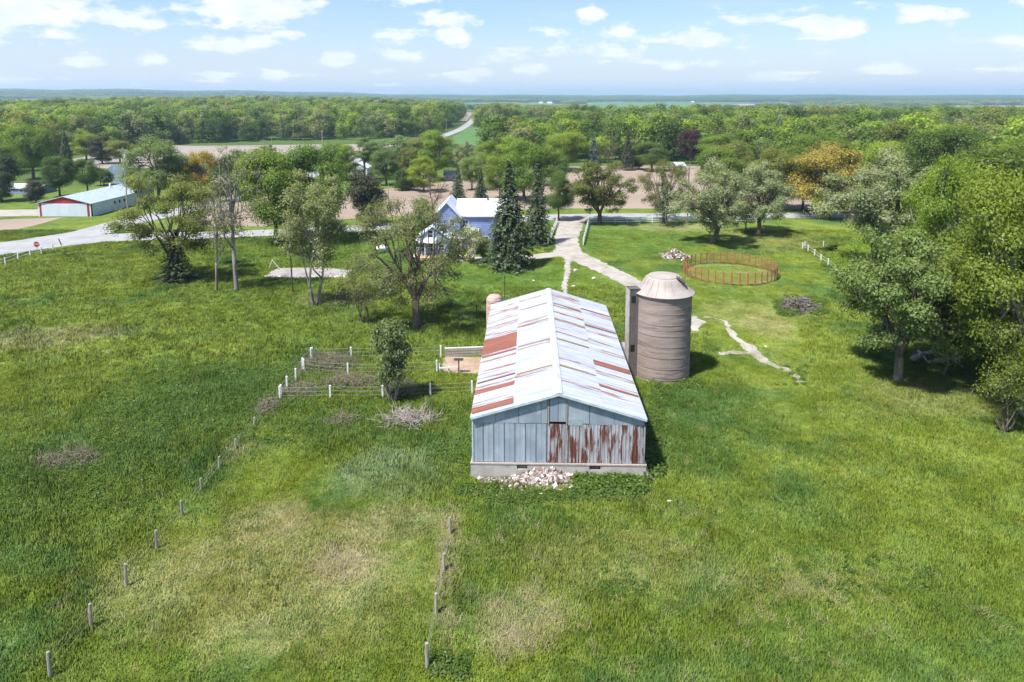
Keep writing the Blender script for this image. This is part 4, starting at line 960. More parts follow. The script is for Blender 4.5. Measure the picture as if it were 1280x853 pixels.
for p_, c_ in ((.0, (.09, .065, .055, 1)), (.35, (.185, .135, .115, 1)), (.6, (.28, .225, .20, 1)), (.85, (.40, .35, .32, 1))):
    if p_ == 0: e[0].position = 0; e[0].color = c_
    else: q = e.new(p_); q.color = c_
principled(t, out, cr.outputs[0], .9, 0, t.noise(t.node('ShaderNodeTexCoord').outputs['Object'], 14, 4), .01, .4); M['rubble'] = mst
g0 = G(683, 597)
stone_heap('rubble_pile', 'heap of pinkish rubble stones against the barn foundation', (950, lambda r: (g0.x + r.gauss(0, 1.15), g0.y - abs(r.gauss(0, .85)) + .35)),   .05, .24, M['rubble'], 1, lambda x, y: max(.05, 1.0 * math.exp(-((x - g0.x) / 1.7) ** 2) * max(0, 1 - (g0.y + .3 - y) / 1.7)))
g1 = G(622, 601)
stone_heap('rubble_strip', 'thin scatter of rubble along the barn foundation beside the heap', (120, lambda r: (g1.x + r.uniform(-1.1, 1.3), g1.y + r.uniform(-.35, .15))), .05, .14, M['rubble'], 2, lambda x, y: .12)
g2 = G(843, 321)
stone_heap('stone_pile', 'pile of pale pinkish stones on the lawn near the round pen', (420, lambda r: (g2.x + r.gauss(0, .95), g2.y + r.gauss(0, 1.0))), .12, .30, M['rubble'], 3, lambda x, y: 1.15 * math.exp(-((x - g2.x) / 1.25) ** 2 - ((y - g2.y) / 1.3) ** 2))
stone_heap('slab_edge_stones', 'broken white stones along the front edge of gravel bed', (110, lambda r: (lambda u: (G(330 + 104 * u, 346.5).x + r.uniform(-.1, .1), G(382, 346.8).y + r.uniform(-.25, .25)))(r.random())), .08, .22, M['boulder'], 4, lambda x, y: .08)

# ------------------------------------------------------------------ trees
def cards_mesh(name, cen, nrm, size, tone, aspect=.62, rng=None, dirn=None):
    """many small leaf-shaped faces (kite quads)"""
    n = len(cen); rng = rng or np.random.default_rng(0)
    nrm = nrm / np.maximum(np.linalg.norm(nrm, axis=1, keepdims=True), 1e-6)
    h = rng.normal(size=(n, 3)); u = np.cross(nrm, h); u /= np.maximum(np.linalg.norm(u, axis=1, keepdims=True), 1e-6); v = np.cross(nrm, u)
    s = size[:, None]
    fold = nrm * s * .18
    V = np.stack([cen - u * s * .5, cen + v * s * aspect * .5 - fold * .0 + fold, cen + u * s * .5, cen - v * s * aspect * .5 + fold], 1).reshape(-1, 3)
    me = bpy.data.meshes.new(name); me.vertices.add(4 * n); me.vertices.foreach_set('co', V.astype(np.float32).ravel())
    me.loops.add(4 * n); me.loops.foreach_set('vertex_index', np.arange(4 * n, dtype=np.int32))
    me.polygons.add(n); me.polygons.foreach_set('loop_start', np.arange(0, 4 * n, 4, dtype=np.int32)); me.polygons.foreach_set('loop_total', np.full(n, 4, np.int32))
    at_ = me.attributes.new('tone', 'FLOAT', 'POINT'); at_.data.foreach_set('value', np.repeat(np.clip(tone, 0, 1), 4).astype(np.float32))
    if dirn is None: dirn = nrm
    dv = me.attributes.new('outward', 'FLOAT_VECTOR', 'POINT'); dv.data.foreach_set('vector', np.repeat(dirn, 4, axis=0).astype(np.float32).ravel())
    me.update(calc_edges=True); me.validate(); return me

def sphere_pts(rng, n):
    d = rng.normal(size=(n, 3)); return d / np.linalg.norm(d, axis=1, keepdims=True)

def broad_tree(seed, H=10., rx=4., base=.28, n_lobes=34, lobe=(1.0, 1.7), leaves=9000, leaf=.28, limbs=6, fork=.2, trunk_r=.28, twigs=3, shell=.55, flat=.75, stems=1, droop=0., lump=.35, topr=1.0, bare=0, tl=.0, leader=0.0):
    """crown of leafy lobes carried by trunk, limbs and branches; returns trunk mesh, crown mesh, (height, half width)"""
    rng = np.random.default_rng(seed)
    zc = H * (base + 1) / 2; rz = H * (1 - base) / 2
    C = []
    tries = 0
    while len(C) < n_lobes and tries < 4000:
        tries += 1
        d = sphere_pts(rng, 1)[0]; r = rng.uniform(shell, 1.0) ** .7
        p = np.array([d[0] * rx * r, d[1] * rx * r, zc + d[2] * rz * r])
        tt = (p[2] - H * base) / (H * (1 - base)); lim = rx * (topr + (1 - topr) * (1 - tt)) * (1 + lump * math.sin(3 * math.atan2(p[1], p[0]) + seed))
        if math.hypot(p[0], p[1]) > lim: continue
        if all(np.linalg.norm(p - q) > lobe[0] * .75 for q in C): C.append(p)
    C = np.array(C); k = len(C)
    LR = rng.uniform(lobe[0], lobe[1], k)
    b = MB(); fz = H * fork
    bases = [np.array([math.cos(6.28 * i / stems + seed) * trunk_r * (1.2 if stems > 1 else 0), math.sin(6.28 * i / stems + seed) * trunk_r * (1.2 if stems > 1 else 0), 0]) for i in range(stems)]
    tops = []
    for i, q in enumerate(bases):
        top = np.array([q[0] * 3 + rng.normal(0, .12) * H * .05 + tl * H * fork, q[1] * 3 + rng.normal(0, .12) * H * .05, fz * rng.uniform(.85, 1.1)]); tops.append(top)
        rr = trunk_r / math.sqrt(stems)
        b.tube([q + [0, 0, -.3], q + [0, 0, .25], (q + top) / 2 + rng.normal(0, .03, 3) * H * .1, top], [rr * 1.6, rr * 1.15, rr * .98, rr * .85], 8)
    if leader:
        lt = tops[0] + np.array([rng.normal(0, .02) * H, rng.normal(0, .02) * H, H * leader - tops[0][2]]); lm_ = (tops[0] + lt) / 2 + rng.normal(0, .012, 3) * H
        b.tube([tops[0] - [0, 0, .05 * H], lm_, lt], [trunk_r * .86, trunk_r * .5, trunk_r * .12], 7, False)
    ang = np.arctan2(C[:, 1], C[:, 0]); order = np.argsort(ang); groups = np.array_split(order, limbs)
    tw_end = []
    for gi, grp in enumerate(groups):
        if not len(grp): continue
        m = C[grp].mean(0); top = tops[gi % stems]
        if leader:
            u_ = (gi + .5 * rng.random()) / limbs * .8; top = tops[0] + (lm_ - tops[0]) * min(1, 2 * u_) + (lt - lm_) * max(0, 2 * u_ - 1)
            up_ = C[grp][:, 2] > top[2] - .05 * H
            m = C[grp][up_].mean(0) if up_.any() else m
        e = top + (m - top) * .62; e[2] = top[2] + (m[2] - top[2]) * .72
        mid = top + (e - top) * .5; mid[:2] = top[:2] + (e[:2] - top[:2]) * .40
        mid += rng.normal(0, .03, 3) * H
        lr = trunk_r * .55 / math.sqrt(max(1, stems * .6))
        b.tube([top - [0, 0, .12 * H * fork], mid, e], [lr, lr * .72, lr * .48], 6, False)
        for j in grp:
            s_ = mid + (e - mid) * rng.uniform(.2, 1.0); c = C[j]; q = (s_ + c) / 2 + rng.normal(0, .035, 3) * H; q[2] += .02 * H
            b.tube([s_, q, c], [lr * .42, lr * .28, lr * .14], 5, False)
            for w in range(twigs):
                d = sphere_pts(rng, 1)[0] * LR[j] * rng.uniform(.7, 1.15); d[2] = abs(d[2]) * .8 - droop * LR[j]
                b.tube([c * .75 + q * .25, c + d * .55 + rng.normal(0, .1, 3), c + d], [lr * .16, lr * .11, lr * .05], 4, False); tw_end.append(c + d)
                if bare:
                    for w2 in range(bare):
                        d2 = sphere_pts(rng, 1)[0] * LR[j] * .6; d2[2] = abs(d2[2]); s2 = c + d * rng.uniform(.4, .9)
                        b.tube([s2, s2 + d2], [lr * .07, lr * .03], 3, False); tw_end.append(s2 + d2)
    trunk = b.mesh('trunk', True, False)
    w = LR ** 2; cnt = rng.multinomial(leaves, w / w.sum())
    cen = []; nr = []; tn = []; dn = []
    for j in range(k):
        n = cnt[j]; d = sphere_pts(rng, n); d[:, 2] = np.where((d[:, 2] < -.25) & (rng.random(n) < .6), -d[:, 2], d[:, 2])
        rr = LR[j] * np.clip(rng.normal(.80, .30, n), .1, 1.6)
        p = C[j] + d * rr[:, None] * np.array([1, 1, flat]) + rng.normal(0, .10, (n, 3)) * LR[j]; p[:, 2] -= droop * LR[j] * rng.random(n)
        dn.append(d * .8 + (p - [0, 0, zc]) / np.array([rx, rx, rz]) * .5)
        cen.append(p); nr.append(d + rng.normal(0, .55, (n, 3)) + [0, 0, .45]); tn.append(np.clip(rng.normal(.5, .22, n) + rng.normal(0, .12), 0, 1))
    cen = np.vstack(cen); nr = np.vstack(nr); tn = np.concatenate(tn); dn = np.vstack(dn)
    keep = cen[:, 2] > H * base * .5; cen, nr, tn, dn = cen[keep], nr[keep], tn[keep], dn[keep]
    crown = cards_mesh('crown', cen, nr, leaf * rng.uniform(.65, 1.3, len(cen)), tn, .62, rng, dn)
    return trunk, crown, (float(np.percentile(cen[:, 2], 99.6)), float(np.percentile(np.hypot(cen[:, 0], cen[:, 1]), 97)))

def conifer(seed, H=10., rx=2.2, base=.10, whorls=26, per=11, leaf=.34, cards=15, power=.85, ragged=.18, droop=.35, up=.0):
    rng = np.random.default_rng(seed); b = MB()
    b.tube([(0, 0, -.3), (0, 0, .3), (0, 0, H * .5), (0, 0, H * .97)], [.26, .2, .12, .02], 7)
    cen = []; nr = []; sz = []; tn = []
    for i in range(whorls):
        f = i / (whorls - 1); z = H * (base + (1 - base) * f); R0 = rx * (1 - f) ** power + .08
        n = max(4, int(per * (1 - f * .5)))
        for j in range(n):
            a = 6.283 * (j + rng.random() * .8) / n + i; L = R0 * rng.uniform(1 - ragged * 1.8, 1 + ragged)
            d = np.array([math.cos(a), math.sin(a), 0]); tip = d * L + [0, 0, z - droop * L + up * L]
            st = np.array([0, 0, z + .02]); 
            if L > .5: b.tube([st, (st + tip) / 2 + [0, 0, .06 * L], tip], [.035, .022, .008], 3, False)
            m = max(3, int(cards * (L / rx) + 2)); u = rng.uniform(.18, 1.05, m)[:, None]
            p = st + (tip - st) * u + [0, 0, 0]; p[:, 2] += .10 * L * np.sin(u[:, 0] * 3.1)
            side = np.array([-d[1], d[0], 0]); p = p + side * rng.normal(0, .16, (m, 1)) * (L * .6 + .15) * (1.1 - u * .5) + rng.normal(0, .05, (m, 3))
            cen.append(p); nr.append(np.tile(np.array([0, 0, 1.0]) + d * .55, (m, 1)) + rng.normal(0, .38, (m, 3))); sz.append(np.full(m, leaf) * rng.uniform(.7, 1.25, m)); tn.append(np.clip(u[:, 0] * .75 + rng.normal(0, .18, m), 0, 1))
    cen = np.vstack(cen); crown = cards_mesh('crown', cen, np.vstack(nr), np.concatenate(sz), np.concatenate(tn), .55, rng)
    return b.mesh('trunk', True, False), crown, (H, rx)

PROTO = {}
def proto(name):
    if name in PROTO: return PROTO[name]
    f = {
        'round1': lambda: broad_tree(11, leader=.7, rx=4.2, n_lobes=46, lobe=(.9, 1.6), leaves=26000, leaf=.22, base=.16),
        'round2': lambda: broad_tree(12, leader=.7, rx=3.8, n_lobes=42, lobe=(.9, 1.6), leaves=26000, leaf=.22, base=.20, limbs=5, topr=.7),
        'round3': lambda: broad_tree(13, leader=.7, rx=4.6, n_lobes=52, lobe=(.8, 1.5), leaves=26000, leaf=.22, base=.14, limbs=7, topr=.8),
        'bigfine': lambda: broad_tree(14, rx=4.4, n_lobes=110, lobe=(.45, 1.1), leaves=85000, leaf=.135, base=.10, limbs=8, trunk_r=.26, shell=.35, twigs=3, lump=.25),
        'bigloose': lambda: broad_tree(15, rx=4.9, n_lobes=78, lobe=(.45, 1.0), leaves=42000, leaf=.19, base=.17, limbs=8, trunk_r=.30, shell=.30, twigs=4, fork=.16, topr=.72),
        'oak': lambda: broad_tree(16, rx=4.8, n_lobes=100, lobe=(.45, .95), leaves=24000, leaf=.20, base=.17, limbs=9, trunk_r=.32, shell=.3, twigs=3, fork=.2, flat=.8, topr=.8),
        'oak2': lambda: broad_tree(17, rx=5.2, n_lobes=105, lobe=(.45, .95), leaves=26000, leaf=.20, base=.16, limbs=10, trunk_r=.32, shell=.3, twigs=3, fork=.2, flat=.75, topr=.8, tl=.35),
        'flat_oak': lambda: broad_tree(18, rx=4.2, n_lobes=34, lobe=(.6, 1.1), leaves=9000, leaf=.25, base=.45, limbs=6, trunk_r=.28, shell=.45, twigs=3, fork=.45, flat=.5),
        'willow': lambda: broad_tree(19, rx=4.6, n_lobes=62, lobe=(.5, 1.0), leaves=21000, leaf=.135, base=.20, limbs=6, trunk_r=.25, shell=.45, twigs=5, fork=.24, droop=.35, topr=.8, bare=2),
        'willow2': lambda: broad_tree(20, rx=4.2, n_lobes=56, lobe=(.5, .95), leaves=18000, leaf=.16, base=.24, limbs=8, trunk_r=.24, shell=.40, twigs=5, fork=.20, droop=.2, topr=.75, bare=2),
        'poplar': lambda: broad_tree(21, rx=2.5, n_lobes=44, lobe=(.45, .85), leaves=12000, leaf=.15, base=.20, limbs=6, trunk_r=.17, shell=.25, twigs=4, fork=.18, stems=3, topr=.6, bare=2),
        'sparse': lambda: broad_tree(22, leader=.9, rx=2.3, n_lobes=40, lobe=(.45, .9), leaves=1300, leaf=.14, base=.30, limbs=9, trunk_r=.145, shell=.35, twigs=5, fork=.30, topr=.8, bare=4),
        'sparse2': lambda: broad_tree(23, leader=.9, rx=2.0, n_lobes=28, lobe=(.45, .8), leaves=2000, leaf=.14, base=.30, limbs=8, trunk_r=.10, shell=.3, twigs=4, fork=.28, topr=.7, bare=3, tl=-.12),
        'bare': lambda: broad_tree(24, rx=4.2, n_lobes=34, lobe=(.6, 1.1), leaves=160, leaf=.12, base=.25, limbs=6, trunk_r=.22, shell=.5, twigs=6, fork=.16, bare=4, stems=2),
        'shrubtree': lambda: broad_tree(25, rx=3.8, n_lobes=30, lobe=(.8, 1.4), leaves=3200, leaf=.22, base=.2, limbs=7, trunk_r=.22, shell=.4, twigs=6, fork=.10, stems=4, bare=3),
        'leafy': lambda: broad_tree(26, rx=3.2, n_lobes=26, lobe=(.9, 1.6), leaves=6500, leaf=.45, base=.22, limbs=6, trunk_r=.42, shell=.4, twigs=3, fork=.3, stems=2),
        'blossom': lambda: broad_tree(27, rx=4.2, n_lobes=30, lobe=(.9, 1.5), leaves=8000, leaf=.36, base=.15, limbs=6, trunk_r=.25, twigs=4, fork=.15),
        'bush': lambda: broad_tree(28, H=10, rx=6.5, n_lobes=34, lobe=(1.4, 2.6), leaves=9000, leaf=.55, base=-.05, limbs=7, trunk_r=.2, fork=.05, twigs=2, stems=3),
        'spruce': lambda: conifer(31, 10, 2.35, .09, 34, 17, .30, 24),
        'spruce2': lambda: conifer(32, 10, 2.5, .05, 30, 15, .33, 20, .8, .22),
        'cedar': lambda: broad_tree(33, leader=.7, rx=3.3, n_lobes=60, lobe=(.7, 1.4), leaves=24000, leaf=.24, base=.03, limbs=6, trunk_r=.22, shell=.2, topr=.75, flat=.8),
        'layered': lambda: conifer(34, 10, 4.6, .22, 15, 12, .42, 16, .55, .25, .10, .12),
    }[name]
    tr_, cr_, dim = f(); PROTO[name] = (tr_, cr_, dim); return PROTO[name]

def tree(px, yb, yt, wpx, pr, leafm, label, group=None, bark='bark', rz=None, name='tree', base=None, hmul=1.0):
    """tree whose foot is on the ground at pixel (px, yb), top at pixel row yt and crown wpx pixels wide"""
    g = base or G(px, yb); tm, cm, (ph, pw) = proto(pr)
    zt = hz(g.x, g.y); h = (at(px, yt, g.y).z - zt) * hmul
    depth = g.y * CP + CAM_H * SP * .7; rw = wpx * depth / F_PX / 2
    e = empty(name, (g.x, g.y, zt), (px * 1.7) % 6.28 if rz is None else rz, label, 'tree', group)
    e.scale = (rw / pw, rw / pw, h / ph)
    if not tm.materials: tm.materials.append(M['bark'])
    if not cm.materials: cm.materials.append(M['leaf_green'])
    for nm, me, mt in (('trunk', tm, M[bark]), ('crown', cm, M[leafm])):
        o = bpy.data.objects.new(nm, me); COL.objects.link(o); o.parent = e
        if me.materials[0] != mt: o.material_slots[0].link = 'OBJECT'; o.material_slots[0].material = mt
    return e
T = tree
# yard and roadside
T(215, 350, 218, 118, 'willow2', 'leaf_olive', 'wide olive-green tree with low spreading limbs over a dark fir')
T(222, 352, 288, 50, 'spruce2', 'needle', 'short dark fir growing under the wide olive tree', name='fir_tree')
T(271, 364, 226, 62, 'sparse2', 'leaf_olive', 'thin leaning tree with few leaves next to the tall bare trunk', bark='bark_pale')
T(296, 364, 184, 82, 'sparse', 'leaf_grey', 'tall nearly bare tree with one straight grey trunk', bark='bark_pale')
T(393, 381, 218, 84, 'poplar', 'leaf_grey', 'airy grey-green tree with clustered pale stems beside the yard light', bark='bark_pale')
T(345, 304, 188, 92, 'round1', 'leaf_bright', 'dense bright green tree by the road, taller of a pair')
T(398, 302, 182, 84, 'round2', 'leaf_green', 'dense green tree behind the airy grey-green tree')
T(372, 300, 205, 60, 'round3', 'leaf_bright', 'lower bright green tree between the two dense roadside trees')
T(521, 409, 251, 150, 'willow', 'leaf_grey', 'spreading grey-green willow with dark forked limbs before the house')
T(456, 403, 318, 66, 'shrubtree', 'leaf_grey', 'small many-stemmed greyish tree beside the willow')
T(491, 502, 402, 46, 'leafy', 'leaf_silver', 'small leafy tree with pale fresh leaves inside the garden fence', bark='bark_pale')
T(458, 282, 213, 48, 'cedar', 'needle_brown', 'dark brownish cedar at the edge of ploughed field', name='cedar_tree')
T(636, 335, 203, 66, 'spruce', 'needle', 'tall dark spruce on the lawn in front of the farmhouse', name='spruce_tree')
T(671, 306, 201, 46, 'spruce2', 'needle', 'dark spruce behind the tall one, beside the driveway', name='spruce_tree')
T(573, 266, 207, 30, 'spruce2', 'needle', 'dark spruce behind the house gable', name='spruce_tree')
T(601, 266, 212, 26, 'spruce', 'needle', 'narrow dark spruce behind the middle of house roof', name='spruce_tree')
T(541, 268, 218, 48, 'bare', 'leaf_grey', 'leafless brown tree behind the farmhouse gable')
T(588, 329, 284, 30, 'blossom', 'leaf_blossom', 'small white-blossoming tree at the farmhouse front')
T(566, 327, 300, 16, 'blossom', 'leaf_silver', 'pale leafy shrub tree at the farmhouse porch corner')
T(528, 300, 250, 34, 'round2', 'leaf_bright', 'bright green tree beside the west wall of farmhouse')
T(608, 328, 298, 22, 'blossom', 'leaf_olive', 'olive shrub by the farmhouse wall near the spruce')
T(750, 280, 203, 82, 'oak', 'leaf_olive', 'rounded olive oak beside the driveway mouth on the road')
T(698, 276, 215, 36, 'round2', 'leaf_green', 'green tree at the roadside beside the olive oak')
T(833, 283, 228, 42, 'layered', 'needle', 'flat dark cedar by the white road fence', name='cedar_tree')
T(829, 279, 201, 62, 'willow', 'leaf_olive', 'thin olive tree with crooked limbs behind the flat cedar')
T(890, 305, 201, 100, 'oak2', 'leaf_white', 'pale silvery leaning tree on the lawn above the round pen')
T(948, 293, 205, 78, 'oak', 'leaf_white', 'pale silvery tree beside the leaning one')
T(932, 289, 240, 44, 'layered', 'needle_brown', 'dark low conifer in the shade between pale trees', name='cedar_tree')
T(1034, 272, 182, 104, 'round3', 'leaf_orange', 'broad orange-brown tree beyond the road')
T(1104, 326, 190, 160, 'oak2', 'leaf_white', 'large pale silvery oak with wide layered branches')
T(1122, 476, 292, 172, 'bigloose', 'leaf_fresh', 'big loose-crowned tree with short thick trunk on the lawn')
T(1190, 452, 205, 150, 'bigfine', 'leaf_yellowgreen', 'huge yellow-green tree behind the loose-crowned tree', bark='bark_pale')
T(1282, 520, 214, 210, 'bigfine', 'leaf_yellowgreen', 'huge yellow-green tree rising over the lawn edge beside dark thicket', rz=2.2, bark='bark_pale')
T(1236, 468, 352, 110, 'cedar', 'leaf_deep', 'dark evergreen thicket under the yellow-green trees', name='evergreen')
T(1255, 540, 400, 90, 'shrubtree', 'leaf_yellowgreen', 'low sprawling yellow-green bush at the lawn edge')
T(1180, 470, 338, 60, 'sparse2', 'leaf_olive', 'thin dark trunk with broken branches beside fallen logs')
T(1075, 352, 300, 60, 'round3', 'leaf_yellowgreen', 'low leafy bush under the pale silvery oak')
T(1185, 330, 205, 90, 'round1', 'leaf_green', 'dense green tree behind the huge yellow-green tree')
T(1240, 380, 190, 150, 'round2', 'leaf_green', 'dense dark green tree beyond the huge yellow-green trees')
# west side
T(199, 250, 172, 78, 'round3', 'leaf_silver', 'broad silvery willow beside the utility pole', rz=1.0)
T(252, 246, 190, 40, 'round2', 'leaf_gold', 'bright golden-yellow tree among the bare trunks')
T(224, 246, 196, 44, 'round1', 'leaf_green', 'green tree between the silvery willow and golden tree')
T(283, 252, 196, 36, 'round3', 'leaf_deep', 'dark green tree next to the golden tree')
T(165, 252, 203, 18, 'spruce', 'needle', 'slim dark spruce at the foot of the silvery willow', name='spruce_tree')
T(75, 246, 197, 40, 'round1', 'leaf_deep', 'neat round dark green tree behind the shed and the small conifer')
T(110, 240, 199, 32, 'round2', 'leaf_deep', 'neat rounded dark green tree behind the shed between two alike')
T(130, 232, 212, 26, 'round3', 'leaf_deep', 'lower dark green tree between the shed and the pond')
T(45, 254, 225, 24, 'cedar', 'needle_brown', 'small dark conifer in front of the low house', name='conifer')
T(2, 252, 196, 44, 'cedar', 'needle', 'dark bushy pine at the edge of lawn beside low house', name='pine_tree')
T(84, 214, 163, 20, 'spruce', 'needle', 'pointed dark spruce rising above the round trees', name='spruce_tree')
T(42, 224, 158, 56, 'round1', 'leaf_bright', 'large bright green tree beside the pointed spruce')
T(-10, 236, 176, 60, 'round3', 'leaf_bright', 'bright green tree above the bushy pine')
T(128, 205, 171, 30, 'cedar', 'needle_brown', 'dark pyramidal tree at the pale field corner')
T(108, 200, 168, 34, 'round2', 'leaf_yellowgreen', 'yellow-green tree at the pale field corner')
T(335, 212, 182, 34, 'oak', 'leaf_grey', 'grey-green oak by the twin utility poles')
# beyond the field, centre
T(456, 226, 172, 42, 'flat_oak', 'leaf_silver', 'tall flat-topped tree with bare trunk by side road')
T(483, 232, 187, 40, 'round1', 'leaf_silver', 'round green tree on the strip beside ploughed field')
T(434, 226, 182, 32, 'round2', 'leaf_bright', 'green tree beside the flat-topped tree')
T(513, 234, 186, 38, 'oak', 'leaf_olive', 'light olive tree beside the vivid poplar')
T(545, 226, 164, 46, 'round2', 'leaf_bright', 'vivid green upright tree above the grey-roofed cottage')
T(578, 222, 178, 36, 'oak', 'leaf_white', 'pale silvery tree next to the vivid upright tree')
T(500, 205, 170, 60, 'oak2', 'leaf_silver', 'pale oak crown above the side road bend')
T(612, 228, 176, 40, 'round3', 'leaf_bright', 'round yellowish green tree past the grey-roofed cottage')
T(655, 252, 176, 72, 'round3', 'leaf_bright', 'broad bright green tree behind the tall spruces')
T(625, 250, 196, 46, 'round1', 'leaf_bright', 'bright green tree rising behind the house roof')
T(690, 232, 190, 44, 'round2', 'leaf_green', 'green tree next to the broad bright one')
T(741, 214, 168, 26, 'spruce2', 'needle_blue', 'blue-green spruce at far edge of ploughed field', name='spruce_tree')
T(784, 213, 162, 20, 'spruce', 'needle_brown', 'dark slim conifer next to the white cottage', name='conifer')
T(762, 211, 168, 34, 'bare', 'leaf_grey', 'bare grey tree between the blue spruce and slim conifer')
T(798, 212, 186, 24, 'cedar', 'needle', 'low dark evergreen beside the slim conifer', name='evergreen')
T(863, 205, 163, 30, 'round1', 'leaf_maroon', 'dark maroon-leaved tree at the wood edge')
T(915, 240, 178, 60, 'round3', 'leaf_olive', 'olive tree behind the pale silvery tree')
T(972, 240, 186, 46, 'round2', 'leaf_bright', 'bright green upright tree beside the orange tree')
T(1170, 256, 160, 92, 'round1', 'leaf_green', 'big deep green tree beyond the pale silvery oak')
T(1262, 250, 178, 80, 'round3', 'leaf_bright', 'bright green crown behind the huge yellow-green tree')
T(1100, 250, 178, 60, 'round2', 'leaf_yellowgreen', 'yellow-green tree behind the large pale oak')

T(965, 262, 186, 74, 'round3', 'leaf_olive', 'broad olive tree across the road behind the pale trees')
T(1003, 262, 200, 52, 'round1', 'leaf_yellowgreen', 'yellow-green tree across the road beside the orange tree')
T(900, 246, 186, 56, 'round2', 'leaf_bright', 'bright tree at the field edge behind the pale leaning tree')
T(1020, 240, 170, 80, 'round1', 'leaf_bright', 'tall bright green tree behind the orange tree')
T(590, 238, 196, 34, 'round1', 'leaf_fresh', 'fresh green tree next to the grey-roofed cottage')
T(530, 240, 196, 40, 'round3', 'leaf_yellowgreen', 'yellow-green tree hanging over the ploughed field corner')
T(505, 238, 212, 30, 'bush', 'leaf_deep', 'dark low bush on the strip beside ploughed field', name='bush')
T(470, 214, 178, 50, 'oak', 'leaf_silver', 'silvery oak behind the round green tree by side road')
T(540, 205, 168, 60, 'round3', 'leaf_olive', 'olive crown behind the vivid upright tree')
T(418, 216, 180, 44, 'round1', 'leaf_fresh', 'fresh green tree above the dense roadside pair')
T(385, 214, 184, 40, 'oak', 'leaf_silver', 'silvery tree peeking above the dense roadside pair')
T(300, 226, 188, 44, 'round3', 'leaf_green', 'green tree behind the tall nearly bare trunk')
T(318, 262, 208, 40, 'round2', 'leaf_deep', 'dark green tree beside the dense roadside pair')
T(150, 205, 176, 36, 'round1', 'leaf_olive', 'olive tree at the pale field corner near the pond')
T(640, 222, 172, 60, 'round3', 'leaf_yellowgreen', 'yellow-green crown above the broad bright tree')
T(705, 214, 166, 56, 'round1', 'leaf_yellowgreen', 'domed yellow-green tree beside the blue spruce')
T(815, 214, 178, 44, 'round2', 'leaf_green', 'green tree next to the slim conifer')
T(900, 212, 168, 60, 'round3', 'leaf_bright', 'bright domed tree next to the maroon tree')

# ------------------------------------------------------------------ woods: nearest trees one by one, the rest as masses
def forest_proto(seed, kind='broad'):
    rng = np.random.default_rng(seed)
    if kind == 'far':        # one clump of several crowns
        cen = []; nr = []; tn = []
        for k in range(6):
            c = np.array([rng.uniform(-11, 11), rng.uniform(-11, 11), 7.5]); r = rng.uniform(3.8, 6.5); n = 90
            d = sphere_pts(rng, n); d[:, 2] = np.where(d[:, 2] < -.2, -d[:, 2], d[:, 2]); cen.append(c + d * r * np.array([1, 1, 1.05]) * rng.uniform(.85, 1.1, (n, 1))); nr.append(d + rng.normal(0, .35, (n, 3)) + [0, 0, .3]); tn.append(np.clip(rng.normal(.5, .2, n) + rng.normal(0, .2), 0, 1))
        cen = np.vstack(cen); return cards_mesh('far_crowns', cen, np.vstack(nr), np.full(len(cen), 2.6) * rng.uniform(.7, 1.3, len(cen)), np.concatenate(tn), .8, rng)
    if kind == 'conifer': return conifer(seed, 16, 3.2, .06, 14, 8, 1.0, 6)[1]
    return broad_tree(seed, 16, rng.uniform(4.6, 5.8), .06, 30, (1.4, 2.5), 1900, .80, 5, .2, .3, 1, .55, .85, topr=.8)
FP = [forest_proto(s) for s in (51, 52, 53, 54)]
FARP = [forest_proto(s, 'far') for s in (61, 62, 63)]
FCON = forest_proto(55, 'conifer')
# forest floor plan (pixel polygons on the ground, by foot of trees)
WOODS = [[(-420, 215), (-60, 204), (0, 200), (60, 196), (130, 188), (225, 180), (340, 177.0), (445, 175), (520, 171), (548, 165), (566, 156), (580, 146), (578, 141), (520, 136), (300, 128), (140, 134), (-420, 140)],
         [(592, 160), (600, 156), (610, 151), (735, 150), (770, 154), (735, 161), (680, 160)],
         [(598, 196), (640, 186), (700, 176), (735, 164), (770, 161), (900, 158), (1000, 153), (1180, 151), (1700, 151), (1700, 262), (1290, 262), (1100, 236), (1010, 228), (985, 208), (900, 204), (800, 203), (720, 206), (690, 208), (640, 212)],
         [(-420, 262), (-420, 215), (-60, 204), (30, 205), (20, 216), (-20, 225), (-60, 250)]]
CLEAR = [[(1080, 236), (1130, 236), (1130, 222), (1080, 222)], [(815, 210), (880, 210), (880, 202), (815, 202)], [(120, 235), (170, 235), (170, 196), (120, 196)], FIELD_PALE]
rng = np.random.default_rng(77)
def poly_mask(x, y, polys):
    px, py = to_px(x, y, hgt(x, y)); m = np.zeros(x.shape, bool)
    for p in polys: m |= in_poly(px, py, p)
    return m
def road_clear(x, y, w):
    ok = np.ones(x.shape, bool)
    for road in (road_a, road_b):
        for a, b in zip(road[:-1], road[1:]):
            d = np.array([b.x - a.x, b.y - a.y]); L2 = (d ** 2).sum(); u = np.clip(((x - a.x) * d[0] + (y - a.y) * d[1]) / L2, 0, 1)
            ok &= np.hypot(x - a.x - u * d[0], y - a.y - u * d[1]) > w
    return ok
step = 9.4
gx, gy = np.meshgrid(np.arange(-900, 950, step), np.arange(150, 1500, step)); gx = gx.ravel() + rng.uniform(-3.4, 3.4, gx.size); gy = gy.ravel() + rng.uniform(-3.4, 3.4, gy.size)
vis = np.abs(gx) < gy * .80 + 15
gx, gy = gx[vis], gy[vis]
keep = poly_mask(gx, gy, WOODS) & ~poly_mask(gx, gy, CLEAR) & road_clear(gx, gy, 8.5)
gx, gy = gx[keep], gy[keep]
dist_ = np.hypot(gx, gy); order = np.argsort(dist_); gx, gy, dist_ = gx[order], gy[order], dist_[order]
